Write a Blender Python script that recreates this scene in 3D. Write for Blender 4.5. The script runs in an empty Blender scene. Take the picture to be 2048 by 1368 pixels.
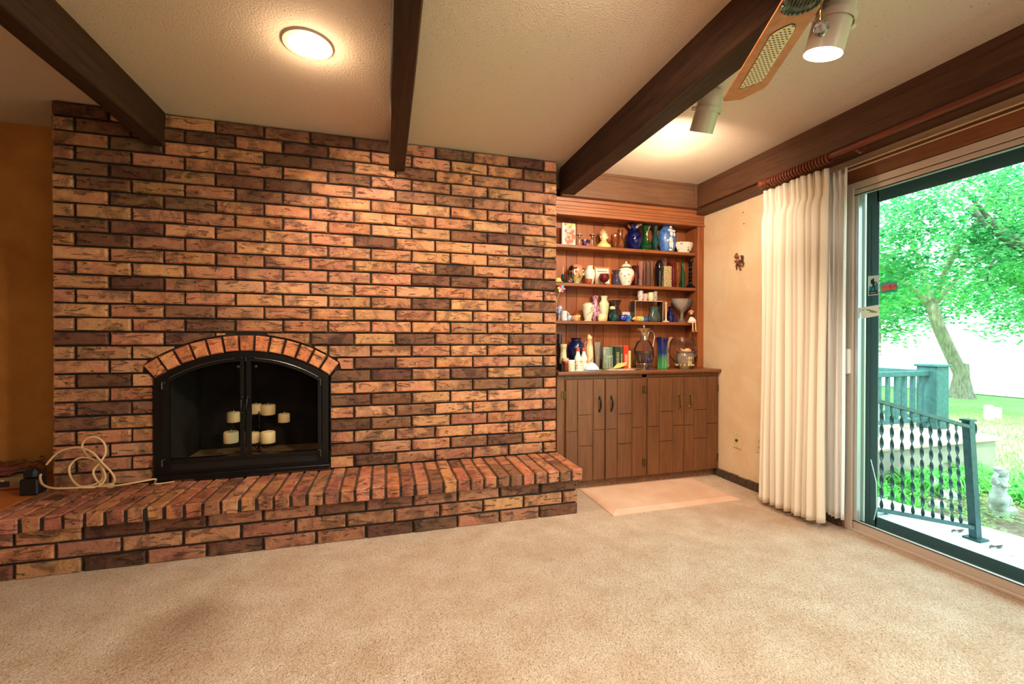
import bpy, math, random
from mathutils import Vector, Matrix, noise as mnoise
random.seed(7)
PI = math.pi
col = bpy.context.scene.collection
# ------------------------------------------------------------------ camera
FPX = 874.04
def cam_axes(yaw, pitch, roll):
    cy, sy = math.cos(yaw), math.sin(yaw)
    f = Vector((sy, cy, 0)); r = Vector((cy, -sy, 0)); u = Vector((0, 0, 1))
    cp, sp = math.cos(pitch), math.sin(pitch)
    f2 = f*cp + u*sp; u2 = u*cp - f*sp
    cr, sr = math.cos(roll), math.sin(roll)
    return r*cr + u2*sr, -r*sr + u2*cr, f2
RGT, UPV, FWD = cam_axes(0.281896, -0.0064044, 0.0020366)
CAMZ = 1.087
cd = bpy.data.cameras.new('camera'); cam = bpy.data.objects.new('camera', cd); col.objects.link(cam)
cd.sensor_width = 36; cd.lens = FPX/2048*36; cd.clip_start = .05; cd.clip_end = 400
m = Matrix.Identity(4)
for i in range(3):
    m[i][0] = RGT[i]; m[i][1] = UPV[i]; m[i][2] = -FWD[i]
m[2][3] = CAMZ
cam.matrix_world = m
bpy.context.scene.camera = cam
# ------------------------------------------------------------------ view, world, sun, large lights
sc = bpy.context.scene
sc.view_settings.view_transform = 'Standard'; sc.view_settings.look = 'None'
sc.view_settings.gamma = 1.0; sc.view_settings.use_curve_mapping = False
sc.view_settings.exposure = 0.42
sc.cycles.use_denoising = True
sc.cycles.max_bounces = 8; sc.cycles.diffuse_bounces = 4; sc.cycles.glossy_bounces = 3
sc.cycles.transmission_bounces = 6; sc.cycles.transparent_max_bounces = 16
sc.cycles.sample_clamp_indirect = 6; sc.cycles.caustics_reflective = False; sc.cycles.caustics_refractive = False
w = bpy.data.worlds.new('world'); sc.world = w; w.use_nodes = True
wn = w.node_tree.nodes; bg = wn['Background']
sky = wn.new('ShaderNodeTexSky'); sky.sky_type = 'NISHITA'; sky.sun_disc = False
sky.sun_elevation = math.radians(52); sky.sun_rotation = math.radians(250); sky.dust_density = 4; sky.air_density = 1.2
hs = wn.new('ShaderNodeMixRGB'); hs.inputs[0].default_value = .75; hs.inputs[2].default_value = (3.2, 3.3, 3.4, 1)
w.node_tree.links.new(sky.outputs[0], hs.inputs[1]); w.node_tree.links.new(hs.outputs[0], bg.inputs[0])
bg.inputs[1].default_value = 1.6
def light(name, typ, loc, energy, color, size=.1, target=None, spot=None, blend=.5, sizey=None):
    l = bpy.data.lights.new(name, typ); l.energy = energy; l.color = color
    if typ == 'AREA':
        l.size = size
        if sizey: l.shape = 'RECTANGLE'; l.size_y = sizey
    elif typ == 'SUN': l.angle = size
    else: l.shadow_soft_size = size
    if spot: l.spot_size = math.radians(spot); l.spot_blend = blend
    o = bpy.data.objects.new(name, l); col.objects.link(o); o.location = loc
    if target is not None: o.rotation_euler = (Vector(target)-Vector(loc)).to_track_quat('-Z', 'Y').to_euler()
    return o
light('sun', 'SUN', (0, 0, 9), 7.5, (1, .95, .86), math.radians(2), target=(3.6, 2.2, 2.6))
WARM = (1, .83, .65)
# fill area light added behind the camera, and unseen spots near the ceiling
light('rear_fill_light', 'AREA', (1.2, -2.3, 1.35), 25, (1, .95, .88), 2.6, target=(1.2, 3, .7), sizey=1.5)
for nm, p, e, tg in (('unseen_ceiling_spot', (-.35, .1, 2.28), 40, (-.2, .6, 0)), ('unseen_ceiling_spot', (1.75, -.2, 2.28), 55, (1.6, .5, 0)), ('unseen_ceiling_spot', (.66, .85, 2.28), 80, (.62, 2.5, .5))):  # first ones added as fill, last inferred from the scallop on the bricks
    light(nm, 'SPOT', p, e, WARM, .06, target=tg, spot=140, blend=.7)
# ------------------------------------------------------------------ helpers
def ray(px, py):
    return RGT*((px-1024)/FPX) - UPV*((py-684)/FPX) + FWD
def atY(px, py, y):
    d = ray(px, py); return d*(y/d.y) + Vector((0, 0, CAMZ))
def atX(px, py, x):
    d = ray(px, py); return d*(x/d.x) + Vector((0, 0, CAMZ))
def atZ(px, py, z):
    d = ray(px, py); return d*((z-CAMZ)/d.z) + Vector((0, 0, CAMZ))
ORG = {}
class MB:
    def __init__(s): s.v = []; s.f = []; s.mi = []; s.cur = 0
    def add(s, vs, fs):
        b = len(s.v); s.v += [Vector(v) for v in vs]
        for f in fs: s.f.append([b+i for i in f]); s.mi.append(s.cur)
        return s
    def box(s, x0, x1, y0, y1, z0, z1, rot=None, about=None):
        vs = [(x0,y0,z0),(x1,y0,z0),(x1,y1,z0),(x0,y1,z0),(x0,y0,z1),(x1,y0,z1),(x1,y1,z1),(x0,y1,z1)]
        if rot is not None:
            c = Vector(about) if about is not None else Vector(((x0+x1)/2,(y0+y1)/2,(z0+z1)/2))
            vs = [rot@(Vector(v)-c)+c for v in vs]
        return s.add(vs, [(0,3,2,1),(4,5,6,7),(0,1,5,4),(1,2,6,5),(2,3,7,6),(3,0,4,7)])
    def bbox(s, x0, x1, y0, y1, z0, z1, b=.002, jit=0):
        cx, cy, cz = (x0+x1)/2, (y0+y1)/2, (z0+z1)/2
        hx, hy, hz = (x1-x0)/2, (y1-y0)/2, (z1-z0)/2
        b = min(b, hx*.9, hy*.9, hz*.9)
        vs = []; idx = {}
        for sx in (-1,1):
            for sy in (-1,1):
                for sz in (-1,1):
                    jx, jy, jz = [random.uniform(-jit, jit) for _ in range(3)]
                    for a in range(3):
                        p = [hx, hy, hz]
                        for k in range(3):
                            if k != a: p[k] -= b
                        idx[(sx,sy,sz,a)] = len(vs)
                        vs.append((cx+sx*p[0]+jx, cy+sy*p[1]+jy, cz+sz*p[2]+jz))
        F = []
        def S(k, sgn):
            o = [i for i in range(3) if i != k]
            r = []
            for a, c in ((-1,-1),(1,-1),(1,1),(-1,1)):
                t = [0,0,0]; t[k] = sgn; t[o[0]] = a; t[o[1]] = c
                r.append(idx[(t[0],t[1],t[2],k)])
            if (sgn == -1) ^ (k == 1): r.reverse()
            return r
        for k in range(3):
            for sg in (-1,1): F.append(S(k, sg))
        for k in range(3):
            o = [i for i in range(3) if i != k]
            for a in (-1,1):
                for c in (-1,1):
                    t0 = [0,0,0]; t0[k] = -1; t0[o[0]] = a; t0[o[1]] = c
                    t1 = list(t0); t1[k] = 1
                    F.append([idx[(*t0,o[0])], idx[(*t1,o[0])], idx[(*t1,o[1])], idx[(*t0,o[1])]])
        for sx in (-1,1):
            for sy in (-1,1):
                for sz in (-1,1): F.append([idx[(sx,sy,sz,0)], idx[(sx,sy,sz,1)], idx[(sx,sy,sz,2)]])
        return s.add(vs, F)
    def lathe(s, prof, cx, cy, z0, n=24, rx=1, ry=1, ax=None, cap=True):
        vs = []; F = []
        for r, z in prof:
            for i in range(n):
                a = 2*PI*i/n; vs.append(Vector((r*rx*math.cos(a), r*ry*math.sin(a), z)))
        for j in range(len(prof)-1):
            for i in range(n):
                k = (i+1) % n; F.append((j*n+i, j*n+k, (j+1)*n+k, (j+1)*n+i))
        if cap:
            if prof[0][0] > 1e-5: F.append(tuple(reversed(range(n))))
            if prof[-1][0] > 1e-5: F.append(tuple(range((len(prof)-1)*n, len(prof)*n)))
        if ax is not None:
            q = Vector((0,0,1)).rotation_difference(Vector(ax).normalized()); vs = [q@v for v in vs]
        o = Vector((cx, cy, z0))
        return s.add([v+o for v in vs], F)
    def ell(s, c, r, n=14, m_=9, rot=None):
        vs = []; F = []
        for j in range(m_+1):
            t = PI*j/m_
            for i in range(n):
                a = 2*PI*i/n
                v = Vector((r[0]*math.sin(t)*math.cos(a), r[1]*math.sin(t)*math.sin(a), -r[2]*math.cos(t)))
                if rot is not None: v = rot@v
                vs.append(v+Vector(c))
        for j in range(m_):
            for i in range(n):
                k = (i+1) % n; F.append((j*n+i, j*n+k, (j+1)*n+k, (j+1)*n+i))
        return s.add(vs, F)
    def tube(s, pts, r, n=8, cap=True):
        pts = [Vector(p) for p in pts]
        rr = r if isinstance(r, (list, tuple)) else [r]*len(pts)
        vs = []; F = []; up = None
        for j, p in enumerate(pts):
            d = (pts[min(j+1, len(pts)-1)]-pts[max(j-1, 0)])
            d = d.normalized() if d.length > 1e-9 else Vector((0,0,1))
            if up is None:
                up = Vector((0,0,1)) if abs(d.z) < .9 else Vector((1,0,0))
            a = d.cross(up); a = a.normalized() if a.length > 1e-6 else d.orthogonal().normalized()
            b = a.cross(d).normalized(); up = b
            for i in range(n):
                t = 2*PI*i/n; vs.append(p+(a*math.cos(t)+b*math.sin(t))*rr[j])
        for j in range(len(pts)-1):
            for i in range(n):
                k = (i+1) % n; F.append((j*n+i, j*n+k, (j+1)*n+k, (j+1)*n+i))
        if cap: F.append(tuple(reversed(range(n)))); F.append(tuple(range((len(pts)-1)*n, len(pts)*n)))
        return s.add(vs, F)
    def prism(s, poly, fn, d0, d1):
        n = len(poly)
        return s.add([fn(a, b, d0) for a, b in poly]+[fn(a, b, d1) for a, b in poly],
                     [tuple(range(n)), tuple(range(2*n-1, n-1, -1))]+[(i, i+n, (i+1) % n+n, (i+1) % n) for i in range(n)])
    def build(s, name, mat, parent=None, smooth=False, loc=None, kind=None, fix=True):
        if parent is not None: o0 = ORG[parent.name]
        elif loc is not None: o0 = Vector(loc)
        else: o0 = Vector((0,0,0))
        me = bpy.data.meshes.new(name)
        me.from_pydata([v-o0 for v in s.v], [], s.f)
        for mt in (mat if isinstance(mat, (list, tuple)) else [mat]): me.materials.append(mt)
        if any(s.mi): me.polygons.foreach_set('material_index', s.mi)
        if fix and len(s.f) < 60000:
            import bmesh
            bm = bmesh.new(); bm.from_mesh(me); bmesh.ops.recalc_face_normals(bm, faces=bm.faces); bm.to_mesh(me); bm.free()
        if smooth:
            me.polygons.foreach_set('use_smooth', [True]*len(me.polygons))
            if smooth != 'all': me.set_sharp_from_angle(angle=math.radians(42))
        me.update()
        ob = bpy.data.objects.new(name, me); col.objects.link(ob)
        if parent is not None: ob.parent = parent
        else: ob.location = o0
        ORG[ob.name] = o0
        if kind: ob['kind'] = kind
        return ob
def thing(name, label, cat, loc, group=None):
    o = bpy.data.objects.new(name, None); o.empty_display_size = .05; col.objects.link(o); o.location = loc
    ORG[o.name] = Vector(loc); o['label'] = label; o['category'] = cat
    if group: o['group'] = group
    return o
def tag(o, label, cat, group=None):
    o['label'] = label; o['category'] = cat
    if group: o['group'] = group
    return o
def struct(mb, name, mat, **k): return mb.build(name, mat, kind='structure', **k)
# ------------------------------------------------------------------ materials
def S(r, g, b):
    f = lambda c: ((c/255+.055)/1.055)**2.4 if c > 10 else c/255/12.92
    return (f(r), f(g), f(b), 1)
def base(name, c=(.5,.5,.5,1), rough=.5, metal=0, spec=.5, coat=0):
    m = bpy.data.materials.new(name); m.use_nodes = True
    b = m.node_tree.nodes['Principled BSDF']
    b.inputs['Base Color'].default_value = c; b.inputs['Roughness'].default_value = rough
    b.inputs['Metallic'].default_value = metal; b.inputs['Specular IOR Level'].default_value = spec
    b.inputs['Coat Weight'].default_value = coat; m.diffuse_color = c
    return m, m.node_tree, b
def N(t, typ, **k):
    n = t.nodes.new(typ)
    for a, v in k.items(): setattr(n, a, v)
    return n
def coords(t, scale=(1,1,1), kind='Object', rot=(0,0,0), dist=None):
    tc = N(t, 'ShaderNodeTexCoord'); mp = N(t, 'ShaderNodeMapping')
    mp.inputs['Scale'].default_value = scale; mp.inputs['Rotation'].default_value = rot
    t.links.new(tc.outputs[kind], mp.inputs[0]); return mp.outputs[0]
def noise(t, vec, scale, detail=4, rough=.55, dist=0):
    n = N(t, 'ShaderNodeTexNoise'); n.inputs['Scale'].default_value = scale; n.inputs['Detail'].default_value = detail
    n.inputs['Roughness'].default_value = rough; n.inputs['Distortion'].default_value = dist
    if vec: t.links.new(vec, n.inputs['Vector'])
    return n.outputs['Fac']
def ramp(t, fac, stops):
    r = N(t, 'ShaderNodeValToRGB'); e = r.color_ramp.elements
    e[0].position, e[0].color = stops[0]; e[1].position, e[1].color = stops[-1]
    for p, c in stops[1:-1]: x = e.new(p); x.color = c
    t.links.new(fac, r.inputs[0]); return r.outputs[0]
def mix(t, fac, a, b, mode='MIX'):
    n = N(t, 'ShaderNodeMixRGB', blend_type=mode)
    for i, v in ((0, fac), (1, a), (2, b)):
        if hasattr(v, 'is_linked') or hasattr(v, 'links'): t.links.new(v, n.inputs[i])
        else: n.inputs[i].default_value = v
    return n.outputs[0]
def bump(t, b, h, strength=.5, dist=.01, prev=None):
    n = N(t, 'ShaderNodeBump'); n.inputs['Strength'].default_value = strength; n.inputs['Distance'].default_value = dist
    t.links.new(h, n.inputs['Height'])
    if prev: t.links.new(prev, n.inputs['Normal'])
    t.links.new(n.outputs[0], b.inputs['Normal']); return n.outputs[0]
def plain(name, c, rough=.5, metal=0, coat=0, spec=.5): return base(name, c, rough, metal, spec, coat)[0]
def mottled(name, c1, c2, scale=6, rough=.6, bs=.3, bd=.003, bscale=60, lo=.35, hi=.65, sc3=(1,1,1), kind='Object', spec=.4):
    m, t, b = base(name, c1, rough, spec=spec); v = coords(t, sc3, kind)
    c = ramp(t, noise(t, v, scale), [(lo, c1), (hi, c2)]); t.links.new(c, b.inputs['Base Color'])
    if bs: bump(t, b, noise(t, v, bscale, 5), bs, bd)
    return m
def wood(name, c1, c2, sc3=(1,1,1), scale=14, rough=.5, bs=.25, spec=.4):
    m, t, b = base(name, c1, rough, spec=spec); v = coords(t, sc3)
    n = noise(t, v, scale, 6, .6, .6)
    n2 = noise(t, coords(t, (1,1,1)), 2.2, 3)
    c = ramp(t, n, [(.32, c1), (.68, c2)])
    c = mix(t, .35, c, ramp(t, n2, [(.35, (.55,.55,.55,1)), (.65, (1,1,1,1))]), 'MULTIPLY')
    t.links.new(c, b.inputs['Base Color']); bump(t, b, n, bs, .002); return m
def glassy(name, c, alpha=.35, rough=.05, ior=1.5, fres=.3):
    # thin-walled glass: tinted see-through mixed with a glossy body by Fresnel
    m = bpy.data.materials.new(name); m.use_nodes = True; t = m.node_tree; t.nodes.clear(); m.diffuse_color = c
    o = N(t, 'ShaderNodeOutputMaterial'); tr = N(t, 'ShaderNodeBsdfTransparent'); tr.inputs[0].default_value = c
    p = N(t, 'ShaderNodeBsdfPrincipled'); p.inputs['Base Color'].default_value = (c[0]*.6, c[1]*.6, c[2]*.6, 1); p.inputs['Roughness'].default_value = rough
    p.inputs['Specular IOR Level'].default_value = .9
    g = N(t, 'ShaderNodeBsdfGlossy'); g.inputs['Roughness'].default_value = rough
    fr = N(t, 'ShaderNodeLayerWeight'); fr.inputs[0].default_value = fres
    m1 = N(t, 'ShaderNodeMixShader'); m1.inputs[0].default_value = alpha
    m2 = N(t, 'ShaderNodeMixShader')
    t.links.new(tr.outputs[0], m1.inputs[1]); t.links.new(p.outputs[0], m1.inputs[2])
    t.links.new(fr.outputs['Fresnel'], m2.inputs[0]); t.links.new(m1.outputs[0], m2.inputs[1]); t.links.new(g.outputs[0], m2.inputs[2])
    t.links.new(m2.outputs[0], o.inputs[0]); return m
def emis(name, c, s):
    m = bpy.data.materials.new(name); m.use_nodes = True; t = m.node_tree
    b = t.nodes['Principled BSDF']; b.inputs['Emission Color'].default_value = c; b.inputs['Emission Strength'].default_value = s
    b.inputs['Base Color'].default_value = c; return m
def brickmat(name):
    m, t, b = base(name, S(180,110,70), .75, spec=.25)
    oi = N(t, 'ShaderNodeObjectInfo'); tc = N(t, 'ShaderNodeTexCoord')
    ad = N(t, 'ShaderNodeVectorMath', operation='MULTIPLY_ADD')
    sx = N(t, 'ShaderNodeCombineXYZ'); ml = N(t, 'ShaderNodeMath', operation='MULTIPLY'); ml.inputs[1].default_value = 37
    t.links.new(oi.outputs['Random'], ml.inputs[0])
    for i in range(3): t.links.new(ml.outputs[0], sx.inputs[i])
    ad.inputs[1].default_value = (1,1,1); t.links.new(tc.outputs['Object'], ad.inputs[0]); t.links.new(sx.outputs[0], ad.inputs[2])
    v = ad.outputs[0]
    hue = ramp(t, oi.outputs['Random'], [(0, S(200,134,102)), (.3, S(190,120,86)), (.55, S(208,150,108)), (.8, S(186,116,90)), (1, S(202,142,100))])
    n1 = noise(t, v, 16, 4, .6, .4)
    yel = ramp(t, n1, [(.48, (0,0,0,1)), (.68, (.55,.55,.55,1))])
    c = mix(t, yel, hue, S(222,172,108))
    n4 = noise(t, v, 9, 5, .65, .8)
    c = mix(t, ramp(t, n4, [(.38, (.72,.72,.72,1)), (.52, (0,0,0,1))]), c, S(104,72,54))
    n2 = noise(t, v, 210, 3, .7)
    c = mix(t, ramp(t, n2, [(.28, (.75,.75,.75,1)), (.44, (0,0,0,1))]), c, S(92,56,38))
    c = mix(t, ramp(t, n2, [(.58, (0,0,0,1)), (.70, (.7,.7,.7,1))]), c, S(240,206,160))
    c = mix(t, 1.0, c, oi.outputs['Color'], 'MULTIPLY')
    # diagonal gouges
    mp = N(t, 'ShaderNodeMapping'); mp.inputs['Rotation'].default_value = (0, -.55, 0); mp.inputs['Scale'].default_value = (11, 11, 44)
    t.links.new(v, mp.inputs[0]); n3 = noise(t, mp.outputs[0], 1.0, 3, .5, 1.2)
    g = ramp(t, n3, [(.33, (0,0,0,1)), (.41, (1,1,1,1))])
    c0 = c
    t.links.new(mix(t, g, mix(t, .55, c0, S(70,46,34)), c0), b.inputs['Base Color'])
    b1 = bump(t, b, g, 1.0, .010)
    bump(t, b, noise(t, v, 70, 5, .65), .8, .005, b1)
    return m
M = {}
M['brick'] = brickmat('brick_clay')
M['mortar'] = mottled('mortar_black', S(34,26,20), S(52,40,30), 30, .9, .6, .004, 120)
M['mortar_top'] = mottled('mortar_grey', S(96,76,58), S(70,54,40), 30, .9, .5, .004, 120)
def ceilmat():
    m, t, b = base('ceiling_popcorn', S(214,198,178), .9, spec=.2); v = coords(t)
    n = noise(t, v, 110, 3, .6); bump(t, b, n, .4, .006)
    n2 = noise(t, v, 120, 2, .7)
    c = mix(t, ramp(t, n2, [(.27, (1,1,1,1)), (.33, (0,0,0,1))]), S(214,196,174), S(120,96,74))
    t.links.new(c, b.inputs['Base Color']); return m
M['ceiling'] = ceilmat()
def plaster(name, c1, c2, bs=.6):
    m, t, b = base(name, c1, .85, spec=.2); v = coords(t)
    n = noise(t, v, 3.5, 5, .6, .5); t.links.new(ramp(t, n, [(.35, c1), (.65, c2)]), b.inputs['Base Color'])
    n2 = noise(t, v, 34, 5, .62, 1.6); bump(t, b, ramp(t, n2, [(.42, (0,0,0,1)), (.6, (1,1,1,1))]), bs, .005); return m
M['plaster_r'] = plaster('plaster_cream', S(234,206,166), S(226,190,148), .35)
M['plaster_l'] = plaster('plaster_ochre', S(168,112,48), S(190,132,62), .3)
def carpet():
    m, t, b = base('carpet_beige', S(214,178,138), .95, spec=.1); v = coords(t)
    n1 = noise(t, v, 5.5, 5, .65); n2 = noise(t, v, 150, 3, .6); n3 = noise(t, v, 60, 4, .65, .6)
    c = ramp(t, n1, [(.32, S(212,180,150)), (.68, S(234,210,184))])
    c = mix(t, ramp(t, n2, [(.3, (.75,.75,.75,1)), (.48, (0,0,0,1))]), c, S(150,106,66))
    c = mix(t, ramp(t, n3, [(.25, (.6,.6,.6,1)), (.42, (0,0,0,1))]), c, S(166,122,82))
    # worn stains: brown patch in traffic path, small ones; wide faint brown area left
    tc = N(t, 'ShaderNodeTexCoord')
    for (x, y, r, a) in ((-.685, 2.04, .14, .55), (-.71, 1.92, .22, .45), (-.72, 1.74, .30, .28), (-1.1, 1.5, .5, .2), (.77, 2.10, .04, .35), (.80, 2.04, .05, .4), (.92, 2.02, .03, .3), (.27, 1.48, .05, .3), (.95, 1.95, .04, .3)):
        sb = N(t, 'ShaderNodeVectorMath', operation='DISTANCE'); sb.inputs[1].default_value = (x, y, 0)
        wv = mix(t, .05, tc.outputs['Object'], N(t, 'ShaderNodeTexNoise').outputs['Color'], 'ADD')
        t.links.new(wv, sb.inputs[0])
        mr = N(t, 'ShaderNodeMapRange'); mr.interpolation_type = 'LINEAR'
        mr.inputs[1].default_value = r; mr.inputs[2].default_value = r*.2; mr.inputs[3].default_value = 0; mr.inputs[4].default_value = a
        t.links.new(sb.outputs['Value'], mr.inputs[0])
        mm = N(t, 'ShaderNodeMath', operation='MULTIPLY'); t.links.new(mr.outputs[0], mm.inputs[0]); t.links.new(ramp(t, n3, [(.2, (1,1,1,1)), (.8, (.5,.5,.5,1))]), mm.inputs[1])
        c = mix(t, mm.outputs[0], c, S(132,84,50))
    t.links.new(c, b.inputs['Base Color'])
    b1 = bump(t, b, n2, .9, .008); bump(t, b, n3, .8, .015, b1); return m
M['carpet'] = carpet()
M['beam'] = wood('beam_wood', S(40,24,15), S(68,42,26), (14,1,14), 3, .65, .6, .25)
M['beam_light'] = wood('rim_wood', S(78,50,34), S(104,68,44), (14,1.2,14), 3, .55, .4, .3)
M['header'] = wood('header_wood', S(104,72,50), S(126,90,64), (1.2,14,14), 3, .5, .3, .3)
M['shelf'] = wood('shelf_wood', S(126,72,38), S(158,92,50), (1,6,16), 5, .42, .2)
M['shelf_v'] = wood('bookcase_wood', S(136,74,36), S(170,98,52), (16,16,1), 4, .45, .25)
M['cabinet'] = wood('cabinet_wood', S(96,60,34), S(122,78,46), (18,18,1), 4, .45, .25)
M['counter'] = wood('counter_wood', S(104,64,38), S(132,84,52), (1,8,14), 5, .35, .2)
M['black'] = plain('black_metal', S(16,14,13), .35, .3)
M['chrome'] = plain('chrome', S(200,196,190), .18, 1)
M['brass'] = plain('aged_brass', S(120,96,56), .35, .9)
M['firebox'] = mottled('soot', S(26,22,18), S(44,36,30), 8, .9)
M['ash'] = mottled('ash_tan', S(150,116,80), S(176,142,100), 12, .95)
M['glass'] = glassy('clear_glass', (.97,.97,.96,1), .05)
M['fireglass'] = glassy('smoked_glass', (.86,.83,.78,1), .0, .04, fres=.07)
M['pane'] = glassy('tinted_pane', (.64,.97,.94,1), .0, .02, fres=.12)
M['alu'] = plain('aluminium_beige', S(206,188,174), .45, .25)
M['alu_dark'] = plain('aluminium_sash', S(92,98,104), .5, .2)
M['gasket'] = plain('gasket', S(30,32,34), .7)
M['candle'] = plain('wax_cream', S(240,214,160), .5)
M['white'] = plain('white_paint', S(235,232,224), .4)
M['ivory'] = plain('ivory_plastic', S(220,196,150), .35)
M['lampwhite'] = plain('lamp_enamel', S(206,190,170), .35)
M['bulb'] = emis('lamp_glow', (1, .86, .62, 1), 60)
# ------------------------------------------------------------------ room shell
X0, X1, YB, YL, YR, ZC = -1.692, 1.166, 2.887, 3.273, -2.6, 2.345
WR = 2.56
CY = 3.26
struct(MB().box(-3.0, WR+.16, YR, 3.4, -.12, 0), 'floor', M['carpet'])
struct(MB().box(-3.1, WR+.16, YR-.1, 3.5, ZC, ZC+.2), 'ceiling', M['ceiling'])
struct(MB().box(-3.1, X0+.02, YL, YL+.1, 0, ZC), 'wall_back_left', M['plaster_l'])
struct(MB().box(-3.1, -3.0, YR, YL+.1, 0, ZC), 'wall_left', M['plaster_l'])
struct(MB().box(-3.1, WR+.16, YR-.1, YR, 0, ZC), 'wall_front', M['plaster_r'])
DY0, DY1, DZ = -.4, 1.885, 1.975
wr = MB().box(WR, WR+.16, DY1, 3.5, 0, ZC).box(WR, WR+.16, DY0, DY1, DZ, ZC).box(WR, WR+.16, YR-.1, DY0, 0, ZC)
struct(wr, 'wall_right', M['plaster_r'])
struct(MB().box(X1-.02, WR+.1, 3.42, 3.5, 0, ZC), 'wall_back_right', M['plaster_l'])
struct(MB().box(-3.4, WR+1.0, YR-.4, 3.9, ZC+.2, ZC+.32), 'roof', M['beam'])
struct(MB().box(X0-.02, X1+.05, 3.46, 3.52, -.1, ZC), 'wall_back_outer', M['plaster_l'])
# baseboard strip
bb = MB()
for i in range(12):
    y0 = DY1+.02+i*(2.915-DY1)/12; y1 = y0+(2.915-DY1)/12
    bb.bbox(WR-.022, WR, y0, y1, 0, .062+random.uniform(-.004, .003), .005, .0012)
struct(bb, 'baseboard_right', mottled('dark_carpet_strip', S(70,52,36), S(96,74,52), 60, .95, .8, .006, 160))
# ------------------------------------------------------------------ brick wall
XC, HW, RI, RO, ZA = -.78, .447, .743, .833, .272
P_ = .0762; ZTOP = ZC-.002
L_ = (X1-X0-.1)/11
def hole_top(x):
    dx = abs(x-XC)
    return ZA+math.sqrt(max(RO*RO-dx*dx, 0)) if dx < RO*math.sin(.658) else -1
def hole_bot(x):
    dx = abs(x-XC)
    if dx <= HW+.006: return -1
    t = RI*math.sin(.658)
    # slanted skewback line through the centre direction
    return ZA+dx/math.tan(.658)
mort = MB()
xs = [X0+.004, XC-RO*math.sin(.658)-.0, *[XC-.452+.904*i/24 for i in range(25)], XC+RO*math.sin(.658), X1-.004]
xs = sorted(set(xs))
for a, b in zip(xs[:-1], xs[1:]):
    mid = (a+b)/2
    if abs(mid-XC) < .452: z0a, z0b = ZA+math.sqrt(RI**2-(a-XC)**2)-.002, ZA+math.sqrt(RI**2-(b-XC)**2)-.002
    else: z0a = z0b = 0
    y0 = YB+.019
    mort.add([(a,y0,z0a),(b,y0,z0b),(b,y0,ZC),(a,y0,ZC),(a,y0+.2,z0a),(b,y0+.2,z0b)], [(0,1,2,3),(0,4,5,1)])
y0 = YB+.019
for x in (X0+.004, X1-.004): mort.add([(x,y0,0),(x,YL,0),(x,YL,ZC),(x,y0,ZC)], [(0,1,2,3)])
for x in (XC-.452, XC+.452): mort.add([(x,y0,.2),(x,y0+.2,.2),(x,y0+.2,.9),(x,y0,.9)], [(0,1,2,3)])
wall_back = struct(mort, 'wall_back', M['mortar'])
BT = .0652   # brick face height
def brick_mesh(L, H=BT, D=.05, seed=0):
    r = random.Random(seed); nx = 5 if L > .15 else 2; nz = 3
    ux = [0, .03] + [(i+1)/(nx-1) for i in range(nx-3)] + [.97, 1] if nx > 3 else [0, .08, .92, 1]
    ux = sorted(ux); uz = [0, .09, .55, .91, 1]
    vs = []; F = []
    nX, nZ = len(ux), len(uz)
    for j, z in enumerate(uz):
        for i, x in enumerate(ux):
            edge = i in (0, nX-1) or j in (0, nZ-1)
            y = .0055+r.uniform(-.001, .002) if edge else r.uniform(-.003, .0025)
            jx = r.uniform(-.0012, .0012); jz = r.uniform(-.0014, .0014)
            vs.append(((x-.5)*L+jx, y, (z-.5)*H+jz))
    for j in range(nZ-1):
        for i in range(nX-1):
            a = j*nX+i; F.append((a, a+1, a+nX+1, a+nX))
    ring = [i for i in range(nX)]+[j*nX+nX-1 for j in range(1, nZ)]+[(nZ-1)*nX+i for i in range(nX-2, -1, -1)]+[j*nX for j in range(nZ-2, 0, -1)]
    b0 = len(vs)
    for k in ring: vs.append((vs[k][0], D, vs[k][2]))
    n = len(ring)
    for k in range(n): F.append((ring[(k+1) % n], ring[k], b0+k, b0+(k+1) % n))
    me = bpy.data.meshes.new('brick'); me.from_pydata(vs, [], F); me.materials.append(M['brick']); me.update()
    return me
full = [brick_mesh(L_-.0130, seed=i) for i in range(16)]
small = [brick_mesh(.1-.0130, seed=100+i) for i in range(8)]
def put(me, name, parent, loc, colr, rot=None):
    o = bpy.data.objects.new(name, me); col.objects.link(o); o.parent = parent
    o.location = Vector(loc)-ORG[parent.name]; o.color = (*colr, 1)
    if rot is not None: o.rotation_euler = rot
    return o
dark_px = [(1058,330),(1083,352),(1061,373),(942,471),(1014,477),(1055,502),(1080,527),(911,539),(867,564),(942,564),(1080,569),(867,607),(717,357),(839,394),(917,401),(764,484),(850,351),(865,607),(834,677),(1055,677),(1100,677),(703,750),(783,747),(938,746),(1079,743),(985,766),(1055,765),(703,800),(783,797),(830,817),(1084,829),(701,848),(780,842),(1011,876),(698,896),(941,564),(1084,569),(751,725),(143,216),(240,285),(193,302),(130,330),(268,341),(193,360),(130,447),(249,449),(193,474),(243,555),(352,263),(407,269),(271,566),(377,618),(157,675),(198,759),(201,817),(128,846),(397,648),(482,252),(571,267),(666,279),(742,290),(580,321),(666,326),(695,359),(514,385),(480,360),(900,300),(560,780),(760,290),(150,260)]
dark_pts = []
for q in dark_px:
    p = atY(q[0], q[1], YB); dark_pts.append((p.x, p.z))
def brick_color(x0, x1, z0, z1, base_dark=.04, rnd=random):
    dk = any(x0 < a < x1 and z0 < b < z1 for a, b in dark_pts) or rnd.random() < base_dark
    if dk:
        k = rnd.uniform(.22, .42); return (k, k*rnd.uniform(.86, .98), k*rnd.uniform(.88, 1.05))
    k = rnd.uniform(.62, .98); return (k, k*rnd.uniform(.90, 1.0), k*rnd.uniform(.84, 1.02))
nb = 0
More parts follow.
